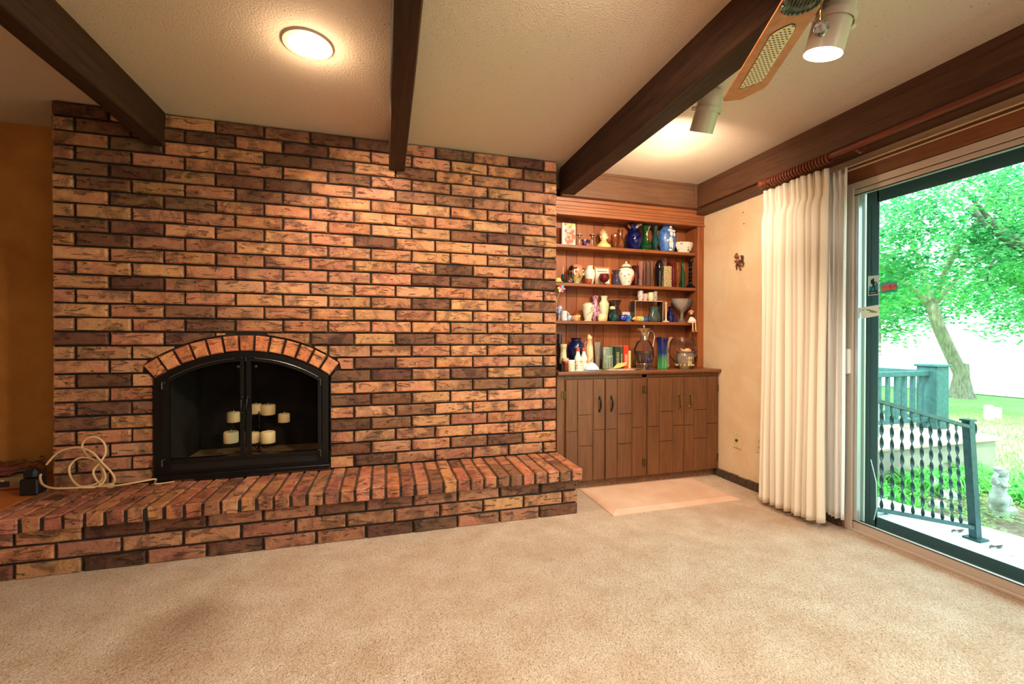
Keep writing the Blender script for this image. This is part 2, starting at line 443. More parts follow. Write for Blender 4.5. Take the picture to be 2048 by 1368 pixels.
for k in range(27):
    z1 = ZTOP-k*P_; z0 = z1-P_
    xs = [X0+i*L_ for i in range(12)]+[X1] if k % 2 == 0 else [X0]+[X0+.1+i*L_ for i in range(12)]
    for i, (a, b) in enumerate(zip(xs[:-1], xs[1:])):
        jl = .0065
        xa, xb = a+jl, b-jl
        if i == 0: xa = a
        if i == 11: xb = b
        za, zb = z0+.0055, z1-.0055
        colr = brick_color(a, b, z0, z1)
        # does it meet the arched opening?
        S_ = 25; smp = [xa+(xb-xa)*t/(S_-1) for t in range(S_)]
        gap = .012
        up = [(x, max(za, hole_top(x)+gap if hole_top(x) > 0 else za)) for x in smp]
        lo = []
        for x in smp:
            hb = hole_bot(x) if hole_top(x) > 0 else 9
            lo.append((x, min(zb, hb-gap if abs(x-XC) > HW+.01 else -9)))
        full_up = all(z <= za+1e-6 for _, z in up); full_lo = all(z >= zb-1e-6 for _, z in lo)
        if full_up or full_lo:
            ms = small if (b-a) < .15 else full
            put(ms[nb % len(ms)], 'brick', wall_back, ((xa+xb)/2, YB, (za+zb)/2), colr, (0, random.uniform(-.004, .004), 0)); nb += 1
            continue
        uo = [(x, z) for x, z in up if z < zb-.008]; lw = [(x, z) for x, z in lo if z > za+.008]
        au = sum(zb-z for _, z in uo); al = sum(z-za for _, z in lw)
        for pts, isup in ([(uo, True)] if au > al else [(lw, False)]):
            if len(pts) < 3: continue
            if pts[-1][0]-pts[0][0] < .018: continue
            poly = [(pts[0][0], zb)]+pts+[(pts[-1][0], zb)] if isup else [(pts[0][0], za)]+pts+[(pts[-1][0], za)]
            if isup: poly = [(pts[0][0], zb)]+pts+[(pts[-1][0], zb)]
            cx = sum(p[0] for p in poly)/len(poly); cz = sum(p[1] for p in poly)/len(poly)
            mb = MB(); n = len(poly)
            vs = [(cx+(x-cx)*.97, YB+.0, cz+(z-cz)*.92) for x, z in poly]+[(x, YB+.005, z) for x, z in poly]+[(x, YB+.05, z) for x, z in poly]
            F = [tuple(range(n))]+[(i_, (i_+1) % n, (i_+1) % n+n, i_+n) for i_ in range(n)]+[(i_+n, (i_+1) % n+n, (i_+1) % n+2*n, i_+2*n) for i_ in range(n)]
            mb.add(vs, F); mb.v = [v for v in mb.v]
            me = bpy.data.meshes.new('brick'); me.from_pydata([v-Vector((cx, YB, cz)) for v in mb.v], [], mb.f); me.materials.append(M['brick']); me.update()
            put(me, 'brick', wall_back, (cx, YB, cz), colr); nb += 1
# arch bricks
for i in range(13):
    a = -.656+1.312*(i+.5)/13
    rm = (RI+RO)/2
    def wedge(seed):
        r = random.Random(seed); h = (RO-RI)/2; w0 = RI*.0505-.0065; w1 = RO*.0505-.0065
        vs = []
        for sc_, y in ((1, .006), (.86, -.002)):
            for x, z in ((-w0, -h), (w0, -h), (w1, h), (-w1, h)):
                vs.append((x*sc_+r.uniform(-.001, .001), y, z*sc_+r.uniform(-.001, .001)))
        vs += [(-w0, .09, -h), (w0, .09, -h), (w1, .09, h), (-w1, .09, h)]
        F = [(4,5,6,7)]+[(k, (k+1) % 4, (k+1) % 4+4, k+4) for k in range(4)]+[((k+1) % 4, k, k+8, (k+1) % 4+8) for k in range(4)]
        me = bpy.data.meshes.new('arch_brick'); me.from_pydata(vs, [], F); me.materials.append(M['brick']); me.update(); return me
    c = (1.15, 1.0, .85) if i in (1, 3, 8, 11, 12) else ((.85, .6, .5) if i in (2, 6) else (1.05, .78, .62))
    put(wedge(i), 'arch_brick', wall_back, (XC+rm*math.sin(a), YB-.010, ZA+rm*math.cos(a)), c, (0, a, 0))
# ------------------------------------------------------------------ hearth
HX0, HX1, HYF, HZ, HB = -1.715, 1.172, 2.454, .289, .221
hearth = thing('hearth', 'raised brick hearth running under the arched fireplace across the brick wall', 'hearth', (-.27, 2.65, 0))
core = MB().box(HX0+.012, 1.140, 2.512, YB+.02, 0, HB-.004)
core.build('mortar_core', M['mortar'], hearth)
MB().box(HX0+.006, HX1-.012, HYF+.010, YB+.02, HB+.004, HZ-.010).build('mortar_bed', M['mortar_top'], hearth)
MB().box(HX0+.008, HX1-.014, HYF+.009, HYF+.013, HB+.002, HZ-.009).build('front_mortar', M['mortar'], hearth)
def rowlock_mesh(sy, seed):
    random.seed(seed); mb = MB().bbox(-.0328, .0328, -sy/2, sy/2, -(HZ-HB)/2, (HZ-HB)/2, .005, .0018)
    me = bpy.data.meshes.new('brick'); me.from_pydata(mb.v, [], mb.f); me.materials.append(M['brick'])
    import bmesh
    bm = bmesh.new(); bm.from_mesh(me); bmesh.ops.recalc_face_normals(bm, faces=bm.faces); bm.to_mesh(me); bm.free(); return me
rf = [rowlock_mesh(.240, i) for i in range(8)]; rb = [rowlock_mesh(.166, 20+i) for i in range(8)]
random.seed(11)
n = 37; pitch = (HX1-HX0)/n
fdark = {30, 33, 26, 10, 14, 22}
for i in range(n):
    x = HX0+pitch*(i+.5)
    k = random.uniform(.6, .98); c = (k, k*random.uniform(.72, .92), k*random.uniform(.68, .9))
    if random.random() < .18: c = (.42, .36, .34)
    put(rf[i % 8], 'brick', hearth, (x, HYF+.123+random.uniform(-.002, .004), (HZ+HB)/2+random.uniform(-.001, .001)), c, (0, 0, random.uniform(-.008, .008)))
    k = random.uniform(.6, .88); c = (k, k*random.uniform(.74, .9), k*random.uniform(.7, .88))
    if random.random() < .18: c = (.4, .34, .33)
    put(rb[(i*3) % 8], 'brick', hearth, (x+.0, HYF+.254+.084+random.uniform(-.003, .003), (HZ+HB)/2+random.uniform(-.001, .001)), c, (0, 0, random.uniform(-.008, .008)))
for k in range(3):
    z1 = HB-k*P_+.001
    xr = 1.152
    if k % 2 == 0: js = [xr-i*L_ for i in range(12)]
    else: js = [xr, xr-.1]+[xr-.1-i*L_ for i in range(1, 12)]
    js = [j for j in js if j > HX0]+[HX0+.004]
    for a, b in zip(js[1:], js[:-1]):
        if b-a < .03: continue
        c = brick_color(9, 9, 9, 9, .33); xa, xb = a+.0065, b-(.0065 if b != xr else 0)
        me = full[(nb*5) % 16] if abs((xb-xa)-(L_-.0130)) < .012 else brick_mesh(xb-xa, seed=nb+500)
        if k == 2: me = brick_mesh(xb-xa, H=BT, seed=nb+900)
        put(me, 'brick', hearth, ((xa+xb)/2, 2.500, z1-P_/2), c); nb += 1
for k in range(3):   # end return of the hearth base
    c = brick_color(9, 9, 9, 9, .3); put(brick_mesh(.30, seed=40+k), 'brick', hearth, (1.152, 2.715, HB-(k+.5)*P_), c, (0, 0, PI/2))
# ------------------------------------------------------------------ fireplace insert
fp = thing('fireplace_insert', 'black metal fireplace with arched twin glass doors set in the brick wall', 'fireplace', (XC, 2.9, .289))
FB = MB()
fx0, fx1, fy0, fy1, fz0, fz1 = -1.2, -.36, 2.93, 3.42, .335, 1.0
FB.add([(fx0,fy0,fz0),(fx1,fy0,fz0),(fx1,fy1,fz0),(fx0,fy1,fz0)], [(0,1,2,3)])
FB.build('firebox_floor', M['ash'], fp)
FB = MB().add([(fx0,fy0,fz0),(fx0,fy1,fz0),(fx0,fy1,fz1),(fx0,fy0,fz1)], [(0,1,2,3)]).add([(fx1,fy0,fz0),(fx1,fy1,fz0),(fx1,fy1,fz1),(fx1,fy0,fz1)], [(0,1,2,3)])
FB.add([(fx0,fy1,fz0),(fx1,fy1,fz0),(fx1,fy1,fz1),(fx0,fy1,fz1)], [(0,1,2,3)]).add([(fx0,fy0,fz1),(fx1,fy0,fz1),(fx1,fy1,fz1),(fx0,fy1,fz1)], [(0,1,2,3)])
FB.build('firebox', M['firebox'], fp)
# outer frame: ring between opening arch and door outline
def arc_z(x, off): return ZA+math.sqrt(max((RI-off)**2-(x-XC)**2, 0))
def ring(mb, xo, xi, offo, offi, zbo, zbi, y0, y1, n=24):
    for i in range(n):
        a, b = -1+2*i/n, -1+2*(i+1)/n
        xa, xb = XC+xo*a, XC+xo*b; ia, ib = XC+xi*a, XC+xi*b
        P = [(xa, arc_z(xa, offo)), (xb, arc_z(xb, offo)), (ib, arc_z(ib, offi)), (ia, arc_z(ia, offi))]
        mb.prism(P, lambda u, v, d: (u, d, v), y0, y1)
    for s_ in (-1, 1):
        P = [(XC+s_*xo, zbo), (XC+s_*xo, arc_z(XC+s_*xo, offo)), (XC+s_*xi, arc_z(XC+s_*xi, offi)), (XC+s_*xi, zbi)]
        mb.prism(P, lambda u, v, d: (u, d, v), y0, y1)
    P = [(XC-xo, zbo), (XC+xo, zbo), (XC+xi, zbi), (XC-xi, zbi)]
    mb.prism(P, lambda u, v, d: (u, d, v), y0, y1)
fr = MB(); ring(fr, .446, .412, .004, .036, .322, .405, 2.868, 2.93)
fr.build('frame', M['black'], fp, smooth=True)
MB().bbox(XC-.454, XC+.454, 2.845, 2.90, .300, .326, .003).build('ledge', M['black'], fp)
MB().box(XC-.448, XC+.448, 2.90, 2.94, .289, .336).build('base_plate', M['black'], fp)
MB().bbox(XC-.25, XC+.13, 2.84, 2.86, .290, .302, .002).build('ash_drawer', M['black'], fp)
vent = MB()
for r_ in range(4):
    for c_ in range(60):
        x = XC-.37+c_*.0125+(r_ % 2)*.006; z = .352+r_*.0085+ .0
        vent.add([(x, 2.8672, z), (x+.006, 2.8672, z), (x+.006, 2.8672, z+.004), (x, 2.8672, z+.004)], [(0,1,2,3)])
vent.build('vent_holes', plain('vent_pit', S(52,48,42), .6), fp)
for s_ in (-1, 1):
    xa, xb = (XC-.408, XC-.005) if s_ < 0 else (XC+.005, XC+.408)
    dr = MB(); st = .034; y0, y1 = 2.858, 2.876
    gi0, gi1 = (XC-.374, XC-.026) if s_ < 0 else (XC+.030, XC+.388)
    nn = 12
    for i in range(nn):
        a, b = i/nn, (i+1)/nn
        x_a, x_b = xa+(xb-xa)*a, xa+(xb-xa)*b; g_a, g_b = gi0+(gi1-gi0)*a, gi0+(gi1-gi0)*b
        dr.prism([(x_a, arc_z(x_a, .034)), (x_b, arc_z(x_b, .034)), (g_b, arc_z(g_b, .058)), (g_a, arc_z(g_a, .058))], lambda u, v, d: (u, d, v), y0, y1)
    dr.prism([(xa, .39), (xa, arc_z(xa, .034)), (gi0, arc_z(gi0, .058)), (gi0, .412)], lambda u, v, d: (u, d, v), y0, y1)
    dr.prism([(xb, .39), (xb, arc_z(xb, .034)), (gi1, arc_z(gi1, .058)), (gi1, .412)], lambda u, v, d: (u, d, v), y0, y1)
    dr.prism([(xa, .39), (xb, .39), (gi1, .412), (gi0, .412)], lambda u, v, d: (u, d, v), y0, y1)
    door = dr.build('glass_door', M['black'], fp, smooth=True)
    gp = MB(); pl = [(gi0, .41)]+[(gi0+(gi1-gi0)*i/12, arc_z(gi0+(gi1-gi0)*i/12, .056)) for i in range(13)]+[(gi1, .41)]
    gp.add([(a, 2.868, b) for a, b in pl], [tuple(range(len(pl)))]); gp.build('glass_pane', M['fireglass'], door, fix=False)
    # glazing bead highlight line
    MB().tube([(gi0+(gi1-gi0)*i/16, 2.857, arc_z(gi0+(gi1-gi0)*i/16, .040)) for i in range(17)], .0018, 6).build('bead', plain('steel_edge', S(120,118,112), .3, .9), door)
    hx = XC+s_*.014
    MB().tube([(hx, 2.857, .665), (hx, 2.835, .675), (hx, 2.828, .70), (hx, 2.835, .735), (hx, 2.857, .745)], .006, 8).ell((hx, 2.85, .662), (.008,.008,.008)).ell((hx, 2.85, .748), (.008,.008,.008)).build('handle', M['black'], door, smooth=True)
    kx = XC+(-.036 if s_ < 0 else .055)
    MB().lathe([(.0,0),(.010,.002),(.010,.008),(.0,.012)], kx, 2.858, .925, 12, ax=(0,-1,0)).build('knob', M['black'], door, smooth=True)
    for hz in (.825, .398):
        x = XC+s_*.405
        MB().bbox(x-.003, x+.003, 2.846, 2.858, hz-.02, hz+.02, .001).bbox(min(x, x-s_*.014), max(x, x-s_*.014), 2.848, 2.856, hz+.016, hz+.021, .001).build('hinge', plain('hinge_steel', S(92,88,82), .4, .8), fp)
MB().bbox(XC-.055, XC-.015, 2.85, 2.862, .972, .982, .003).bbox(XC+.015, XC+.055, 2.85, 2.862, .972, .982, .003).bbox(XC-.006, XC+.006, 2.852, 2.862, .955, .985, .002).build('latch', M['black'], fp)
# candelabrum and candles in the firebox
cb = thing('candle_stand', 'black wire candle stand standing inside the fireplace', 'candle holder', (-.78, 3.08, .335))
wire = MB(); wire.tube([(-.95, 3.08, .338), (-.78, 3.02, .338), (-.56, 3.08, .338)], .003, 6).tube([(-.78, 3.15, .338), (-.78, 3.15, .62)], .004, 6)
cand = []
for (pa, pb, pt, pbm, y) in ((454,480,824,844,3.12), (447,477,863,885,3.05), (505,518,808,827,3.2), (522,551,809,829,3.2), (556,580,827,844,3.14), (500,515,865,885,3.1), (521,551,863,885,3.05)):
    c0 = atY((pa+pb)/2, pbm, y); c1 = atY((pa+pb)/2, pt, y); wd = (atY(pb, pt, y)-atY(pa, pt, y)).x
    cand.append((c0, c1.z-c0.z, max(wd, .07)/2))
for c0, h, r in cand:
    wire.lathe([(0,0),(r*1.1,.0),(r*1.15,.004),(r*1.1,.005)], c0.x, c0.y, c0.z-.006, 16)
    q = (c0.x, c0.y, c0.z-.006); wire.tube([q, (c0.x, c0.y+.02, c0.z-.03), (c0.x*.5-.39, 3.13, max(.34, c0.z-.05)), (-.78, 3.15, max(.35, c0.z-.03))], .003, 6)
wire.build('wire_frame', M['black'], cb)
clab = ['cream pillar candle on the upper left arm of the fireplace candle stand', 'cream pillar candle low at left behind the left glass door', 'cream pillar candle half hidden behind the door bar, upper tier', 'tilted cream pillar candle, highest in the right glass door', 'small cream pillar candle on the upper right arm in the fireplace', 'cream pillar candle half hidden behind the door bar, lower tier', 'cream pillar candle low in the right door with a white wick']
for (c0, h, r), lb in zip(cand, clab):
    cn = thing('candle', lb, 'candle', tuple(c0), 'candles in the fireplace')
    MB().lathe([(0,0),(r*.96,0),(r,.004),(r,h-.006),(r*.9,h),(r*.7,h-.004),(0,h-.006)], c0.x, c0.y, c0.z, 20).build('wax', M['candle'], cn, smooth=True)
    MB().tube([(c0.x, c0.y, c0.z+h-.006), (c0.x+.002, c0.y, c0.z+h+.012)], .0012, 5).build('wick', M['white'], cn)
tag(MB().bbox(-.66, -.52, 3.02, 3.06, .336, .36, .012, .006).build('kindling_stick', mottled('split_wood', S(150,104,70), S(120,80,50), 20), loc=(-.59, 3.04, .336)), 'split piece of kindling lying on the firebox floor at right', 'kindling')
# ------------------------------------------------------------------ beams and trims
for nme, x0, x1 in (('trim_1', -1.268, -1.18), ('trim_2', .020, .118), ('trim_3', 1.232, 1.352)):
    mb = MB(); yE = 2.884 if x0 < 1 else 2.995
    nseg = 30
    for i in range(nseg):
        pass
    prof = [(x0, ZC+.01), (x0, 2.163), (x0+.006, 2.157), (x1-.006, 2.157), (x1, 2.163), (x1, ZC+.01)]
    ys = [YR+i*(yE-YR)/40 for i in range(41)]
    vs = []; F = []
    for y in ys:
        for a, b in prof:
            w_ = mnoise.noise(Vector((a*5, y*2.2, b*5)))*.004 if b < ZC else 0
            vs.append((a+w_, y, b+w_*.6))
    k = len(prof)
    for j in range(40):
        for i in range(k-1): F.append((j*k+i, j*k+i+1, (j+1)*k+i+1, (j+1)*k+i))
    F.append(tuple(range(40*k, 41*k)))
    mb.add(vs, F); o = struct(mb, nme, M['beam'], smooth=True)
    o['label'] = {'trim_1': 'dark brown rough ceiling beam at left above the fireplace', 'trim_2': 'dark brown ceiling beam in the middle beside the recessed light', 'trim_3': 'dark brown ceiling beam right of the brick wall, behind the fan blade'}[nme]
# rim board along the right wall with groove and lower moulding
rm = MB().box(2.434, WR, YR, 3.0, 2.300, ZC+.01).box(2.440, WR, YR, 3.0, 2.296, 2.301).box(2.430, WR, YR, 3.0, 2.157, 2.297)
rm.box(2.468, WR, YR, 3.05, 2.118, 2.158)
struct(rm, 'trim_4', M['beam_light'])
hd = MB().bbox(1.25, 2.46, 2.995, 3.05, 2.152, ZC+.01, .002).bbox(1.25, 2.46, 2.988, 3.0, 2.325, ZC+.01, .002).bbox(2.405, 2.425, 2.986, 3.0, 2.152, ZC, .002)
struct(hd, 'trim_5', M['header'])
# boards above the sliding door
tb = MB().bbox(WR-.022, WR, DY0-.1, DY1, 1.978, 2.046, .002)
struct(tb, 'trim_6', wood('casing_wood', S(118,66,34), S(142,84,46), (12,1,12), 4, .5, .2))
struct(MB().bbox(WR-.030, WR, DY0-.1, DY1, 2.046, 2.051, .001).bbox(WR-.034, WR, DY0-.1, DY1, 2.068, 2.073, .001), 'trim_7', plain('track_white', S(226,196,150), .4))
struct(MB().box(WR-.02, WR, DY0-.1, DY1, 2.051, 2.068), 'trim_8', plain('track_brown', S(104,62,30), .5))
# ------------------------------------------------------------------ bookcase
BX0, BX1 = 1.19, WR
bk = thing('bookcase', 'built-in brown wood bookcase with three shelves right of the brick wall', 'bookcase', (1.87, 3.15, .854))
BZ0, BZ1, BYF, BYB = .854, 2.152, 3.07, 3.23
MB().bbox(2.505, WR, BYF, BYF+.02, BZ0, BZ1, .002).bbox(2.500, 2.508, BYF+.004, BYF+.022, BZ0, 2.03, .001).build('stile', M['shelf_v'], bk)
MB().box(2.505, WR, BYF+.02, BYB+.01, BZ0, BZ1).build('side_panel', M['shelf_v'], bk)
MB().box(BX0-.02, BX0, BYF, BYB+.01, BZ0, BZ1).build('side_panel', M['shelf_v'], bk)
val = MB()
zs = [2.030, 2.036, 2.052, 2.054, 2.072, 2.074, 2.092, 2.094, 2.112, 2.114, 2.132, 2.136, 2.154]
ysv = [3.060, 3.066, 3.066, 3.070, 3.066, 3.070, 3.066, 3.070, 3.066, 3.070, 3.066, 3.054, 3.052]
zz = [2.028, 2.034, 2.036, 2.054, 2.055, 2.057, 2.058, 2.076, 2.077, 2.079, 2.080, 2.098, 2.099, 2.101, 2.102, 2.128, 2.130, 2.154]
yy = [3.056, 3.056, 3.066, 3.066, 3.071, 3.071, 3.066, 3.066, 3.071, 3.071, 3.066, 3.066, 3.071, 3.071, 3.066, 3.060, 3.048, 3.046]
poly = [(y, z) for y, z in zip(yy, zz)]+[(3.09, 2.154), (3.09, 2.028)]
val.prism(poly, lambda a, b, d: (d, a, b), BX0, WR-.002); MB().box(BX0, 2.505, 3.072, BYB, 2.034, 2.046).build('top_panel', M['shelf'], bk); val.build('valance', wood('valance_wood', S(150,88,52), S(176,108,66), (1,14,14), 4, .42, .2), bk)
x = BX0; pw = [.06, .135, .09, .15, .09, .14, .10, .13, .09, .14, .10, .12]
i = 0
plank = [wood('plank_wood', S(128,68,32), S(164,92,48), (16,16,1), 4, .48, .25), wood('plank_wood_light', S(150,84,42), S(178,104,56), (18,18,1), 4, .48, .25)]
while x < 2.50:
    x2 = min(2.505, x+pw[i % 12])
    MB().bbox(x+.0012, x2-.0012, BYB, BYB+.012, BZ0, BZ1, .002).build('back_plank', plank[i % 2], bk); x = x2; i += 1
for z in (1.813, 1.520, 1.230):
    sh = MB().bbox(BX0, 2.504, 3.095, BYB, z-.024, z, .002)
    o = sh.build('shelf', M['shelf'], bk)
# ------------------------------------------------------------------ base cabinet
cbn = thing('base_cabinet', 'brown wooden base cabinet with four grooved doors under the bookcase', 'cabinet', (1.86, 3.05, 0))
CF = 2.897
MB().box(1.17, WR-.002, CF+.001, 3.24, .058, .826).build('carcass', M['cabinet'], cbn)
MB().bbox(1.172, 1.228, CF-.004, CF+.01, .058, .826, .002).bbox(1.858, 1.900, CF-.004, CF+.01, .058, .826, .002).bbox(2.536, WR-.003, CF-.004, CF+.01, .058, .826, .002).bbox(1.228, 2.536, CF-.004, CF+.01, .800, .826, .002).build('face_frame', M['cabinet'], cbn)
MB().box(1.17, WR-.002, 2.925, 3.2, 0, .058).build('toe_kick', mottled('worn_kick', S(120,84,56), S(146,106,74), 40, .9, .6, .004, 140), cbn)
cols_ = [(1.234, 1.325, 1.447, 1.542, [.425], [.539, .315], [.426]), (1.548, 1.644, 1.766, 1.855, [.426], [.533, .312], [.425]),
         (1.903, 2.003, 2.123, 2.221, [.426], [.535, .309], [.423]), (2.227, 2.312, 2.436, 2.533, [.420], [.536, .312], [.422])]
for di, (a, g1, g2, b, j1, j2, j3) in enumerate(cols_):
    dr = MB().bbox(a, b, CF-.013, CF-.004, .060, .796, .001).build('cabinet_door', M['gasket'] if False else M['cabinet'], cbn)
    for (xa, xb, js) in ((a, g1, j1), (g1, g2, j2), (g2, b, j3)):
        zsj = [.062]+sorted(js)+[.795]
        for za, zb in zip(zsj[:-1], zsj[1:]):
            MB().bbox(xa+.0016, xb-.0016, CF-.020, CF-.011, za+.0022, zb-.0022, .0032).build('panel', M['cabinet'], dr)
    hx = (b-.045 if di % 2 == 0 else a+.045); hm = M['black'] if di < 2 else M['brass']
    h = MB().tube([(hx, CF-.021, .655), (hx, CF-.040, .648), (hx, CF-.044, .616), (hx, CF-.040, .584), (hx, CF-.021, .577)], [.004,.005,.0075,.005,.004], 8)
    for zz_ in (.668, .658, .573, .563): h.ell((hx, CF-.022, zz_), (.009, .005, .008), 10, 6)
    h.build('handle', hm, dr, smooth=True)
for hx, hz in ((1.881, .71), (1.881, .157), (1.222, .69), (2.54, .70), (2.54, .15)):
    MB().bbox(hx-.018, hx+.016, CF-.010, CF-.003, hz-.028, hz+.028, .002).lathe([(.004,0),(.004,.05)], hx, CF-.012, hz-.025, 8).build('hinge', M['brass'], cbn)
ct = MB()
ct.prism([(2.868, .830), (2.863, .836), (2.863, .848), (2.868, .854), (3.23, .854), (3.23, .826), (2.872, .826)], lambda a, b, d: (d, a, b), 1.172, WR-.001)
tag(ct.build('countertop', M['counter'], loc=(1.86, 3.05, .826)), 'dark brown wooden countertop on the base cabinet, edge worn', 'countertop')
# ------------------------------------------------------------------ floor mat
mt = MB()
x0, x1, y0, y1 = 1.345, 2.32, 2.402, 2.905
ins = .05; vs = [(x0,y0,.0),(x1,y0,.0),(x1,y1,.0),(x0,y1,.0),(x0,y0,.004),(x1,y0,.004),(x1,y1,.004),(x0,y1,.004),(x0+ins,y0+ins,.017),(x1-ins,y0+ins,.017),(x1-ins,y1-ins,.017),(x0+ins,y1-ins,.017)]
mt.add(vs, [(0,1,5,4),(1,2,6,5),(2,3,7,6),(3,0,4,7),(4,5,9,8),(5,6,10,9),(6,7,11,10),(7,4,8,11),(8,9,10,11)])
tag(mt.build('floor_mat', mottled('mat_pink_beige', S(226,190,162), S(214,172,142), 5, .6, .2, .002, 200), loc=(1.83, 2.65, 0)), 'pinkish beige cushioned floor mat lying before the cabinet', 'mat')
# ------------------------------------------------------------------ sliding glass door
d1 = MB()
fy = DY1
d1.bbox(2.545, 2.70, fy-.040, fy, 0, 1.975, .002)
d1.bbox(2.545, 2.70, DY0, fy-.04, 1.938, 1.975, .002).bbox(2.552, 2.60, DY0, fy-.04, 1.908, 1.934, .002)
d1.bbox(2.548, 2.70, DY0, fy-.04, 0, .016, .002)
door1 = struct(d1, 'door_1', M['alu'])
MB().bbox(2.556, 2.590, DY0, fy-.042, .012, .060, .003).build('bottom_rail', M['alu'], door1)
MB().bbox(2.560, 2.588, fy-.060, fy-.042, .060, 1.908, .002).build('sash_stile', plain('sash_bright', S(206,214,214), .3, .5), door1)
MB().box(2.553, 2.556, DY0, fy-.04, .060, .063).box(2.553, 2.556, DY0, fy-.04, 1.903, 1.908).box(2.585, 2.588, DY0, fy-.06, .058, .064).build('gasket', M['gasket'], door1)
MB().bbox(2.64, 2.647, fy-.112, fy-.045, .02, 1.93, .002).bbox(2.64, 2.647, DY0, fy-.1, 1.855, 1.935, .002).bbox(2.64, 2.647, DY0, fy-.1, .02, .098, .002).bbox(2.634, 2.64, fy-.070, fy-.062, .1, 1.85, .001).build('outer_frame', M['alu_dark'], door1)
MB().add([(2.578, DY0, .055), (2.578, fy-.055, .055), (2.578, fy-.055, 1.91), (2.578, DY0, 1.91)], [(0,1,2,3)]).build('glass_pane', M['pane'], door1, fix=False)
MB().bbox(2.520, 2.552, fy-.034, fy-.014, .892, 1.036, .006).bbox(2.538, 2.553, fy-.020, fy+.004, .900, 1.028, .002).build('handle', plain('handle_white', S(226,214,206), .35), door1)
MB().tube([(2.60, 1.78, .42), (2.602, 1.752, .30), (2.60, 1.748, .16), (2.60, 1.762, .09)], .0025, 6).build('cord_end', M['white'], door1)
# stickers stuck on the pane (their real place: inner side of the glass)
SX = 2.5765
def on_pane(px, py, dx=0): return atX(px, py, SX-dx)
def sticker(name, label, quad, border, parts):
    c = on_pane((quad[0][0]+quad[2][0])/2, (quad[0][1]+quad[2][1])/2)
    t = thing(name, label, 'sticker', tuple(c))
    mb = MB(); f_ = [on_pane(*q) for q in quad]; b_ = [on_pane(*q, -.001) for q in quad]
    mb.add([v for v in f_]+[v for v in b_], [(0,1,2,3),(7,6,5,4),(0,4,5,1),(1,5,6,2),(2,6,7,3),(3,7,4,0)]).build('backing', border, t)
    A, B, C, D = [Vector((q[0], q[1])) for q in quad]
    def uv(u, v): p = (A*(1-u)+B*u)*(1-v)+(D*(1-u)+C*u)*v; return p
    for i, (nm, mt, polys) in enumerate(parts):
        mb = MB()
        for pl in polys:
            vs = [on_pane(*uv(u, v), .0004*(i+1)) for u, v in pl]; mb.add(vs, [tuple(range(len(vs)))])
        mb.build(nm, mt, t, fix=False)
def disc(u, v, r, asp=1.0, n=12): return [(u+r*math.cos(2*PI*i/n), v+r*asp*math.sin(2*PI*i/n)) for i in range(n)]
blk = plain('print_black', S(22,24,26), .5); pale = plain('print_pale', S(214,232,222), .5)
sticker('hiker_sticker', 'upright sticker of a hiker silhouette before blue mountains, on the door glass', [(1736,552.5),(1757.5,550.5),(1757.5,589.5),(1736,591.5)], pale, [
 ('print_sky', plain('print_sky', S(198,220,212), .5), [[(.07,.04),(.93,.04),(.93,.95),(.07,.95)]]),
 ('print_mountain', plain('print_blue', S(30,150,176), .5), [[(.07,.80),(.07,.56),(.25,.50),(.42,.58),(.62,.46),(.80,.37),(.93,.42),(.93,.80)]]),
 ('print_hiker', blk, [disc(.50,.17,.075,.6), [(.26,.20),(.40,.16),(.44,.22),(.46,.44),(.34,.44),(.25,.36)], [(.42,.20),(.56,.22),(.62,.34),(.60,.52),(.42,.52)], [(.42,.50),(.56,.50),(.36,.66),(.24,.80),(.14,.80),(.30,.64)], [(.48,.50),(.62,.50),(.66,.66),(.68,.80),(.58,.80),(.56,.66)], [(.56,.30),(.76,.35),(.80,.31),(.82,.35),(.76,.39),(.58,.37)], [(.75,.26),(.77,.26),(.86,.78),(.84,.78)], [(.07,.78),(.93,.76),(.93,.95),(.07,.96)]]),
 ('print_marks', pale, [disc(.16,.84,.025,.6), disc(.86,.82,.025,.6)]+[[(a,.83),(a+.05,.83),(a+.05,.91),(a,.91)] for a in (.27,.41,.55,.69)])])
sticker('sunset_sticker', 'small teal-bordered pink and orange sticker beside the hiker sticker', [(1760.5,566),(1795,562.5),(1795,583),(1760.5,587)], plain('print_teal', S(64,196,178), .5), [
 ('print_panel', plain('print_pink', S(226,104,140), .5), [[(.06,.20),(.94,.22),(.94,.72),(.06,.80)]]),
 ('print_orange', plain('print_orange', S(230,124,86), .5), [[(.06,.45),(.30,.30),(.5,.5),(.75,.4),(.92,.6),(.92,.70),(.06,.78)]]),
 ('print_curls', plain('print_violet', S(126,50,110), .5), [[(.28+.3*k+.11*math.cos(a)*(1 if q == 0 else .86), .62+.26*math.sin(a)*(1 if q == 0 else .8)) for q, rng in ((0, range(9)), (1, range(8, -1, -1))) for a in [PI+PI*i/8 for i in rng]] for k in (0, 1, 2)]+[[(.57,.28),(.60,.28),(.60,.74),(.57,.74)]]),
 ('print_marks', blk, [[(.12+.15*k,.86-.02*k),(.19+.15*k,.855-.02*k),(.19+.15*k,.92-.02*k),(.12+.15*k,.93-.02*k)] for k in range(5)])])
sticker('lizard_sticker', 'tilted white card with a green lizard-like drawing, lowest on the door glass', [(1720,615.5),(1757,609.5),(1759,631),(1723.5,637.5)], plain('print_white', S(232,240,228), .5), [
 ('print_lizard', plain('print_olive', S(120,146,84), .5), [[(.34,.22),(.44,.26),(.56,.36),(.72,.46),(.92,.66),(.90,.70),(.68,.66),(.54,.58),(.40,.60),(.52,.50),(.42,.38),(.30,.30)]]),
 ('print_flower', plain('print_yellow', S(226,200,140), .5), [disc(.16,.24,.08,1.1)])])
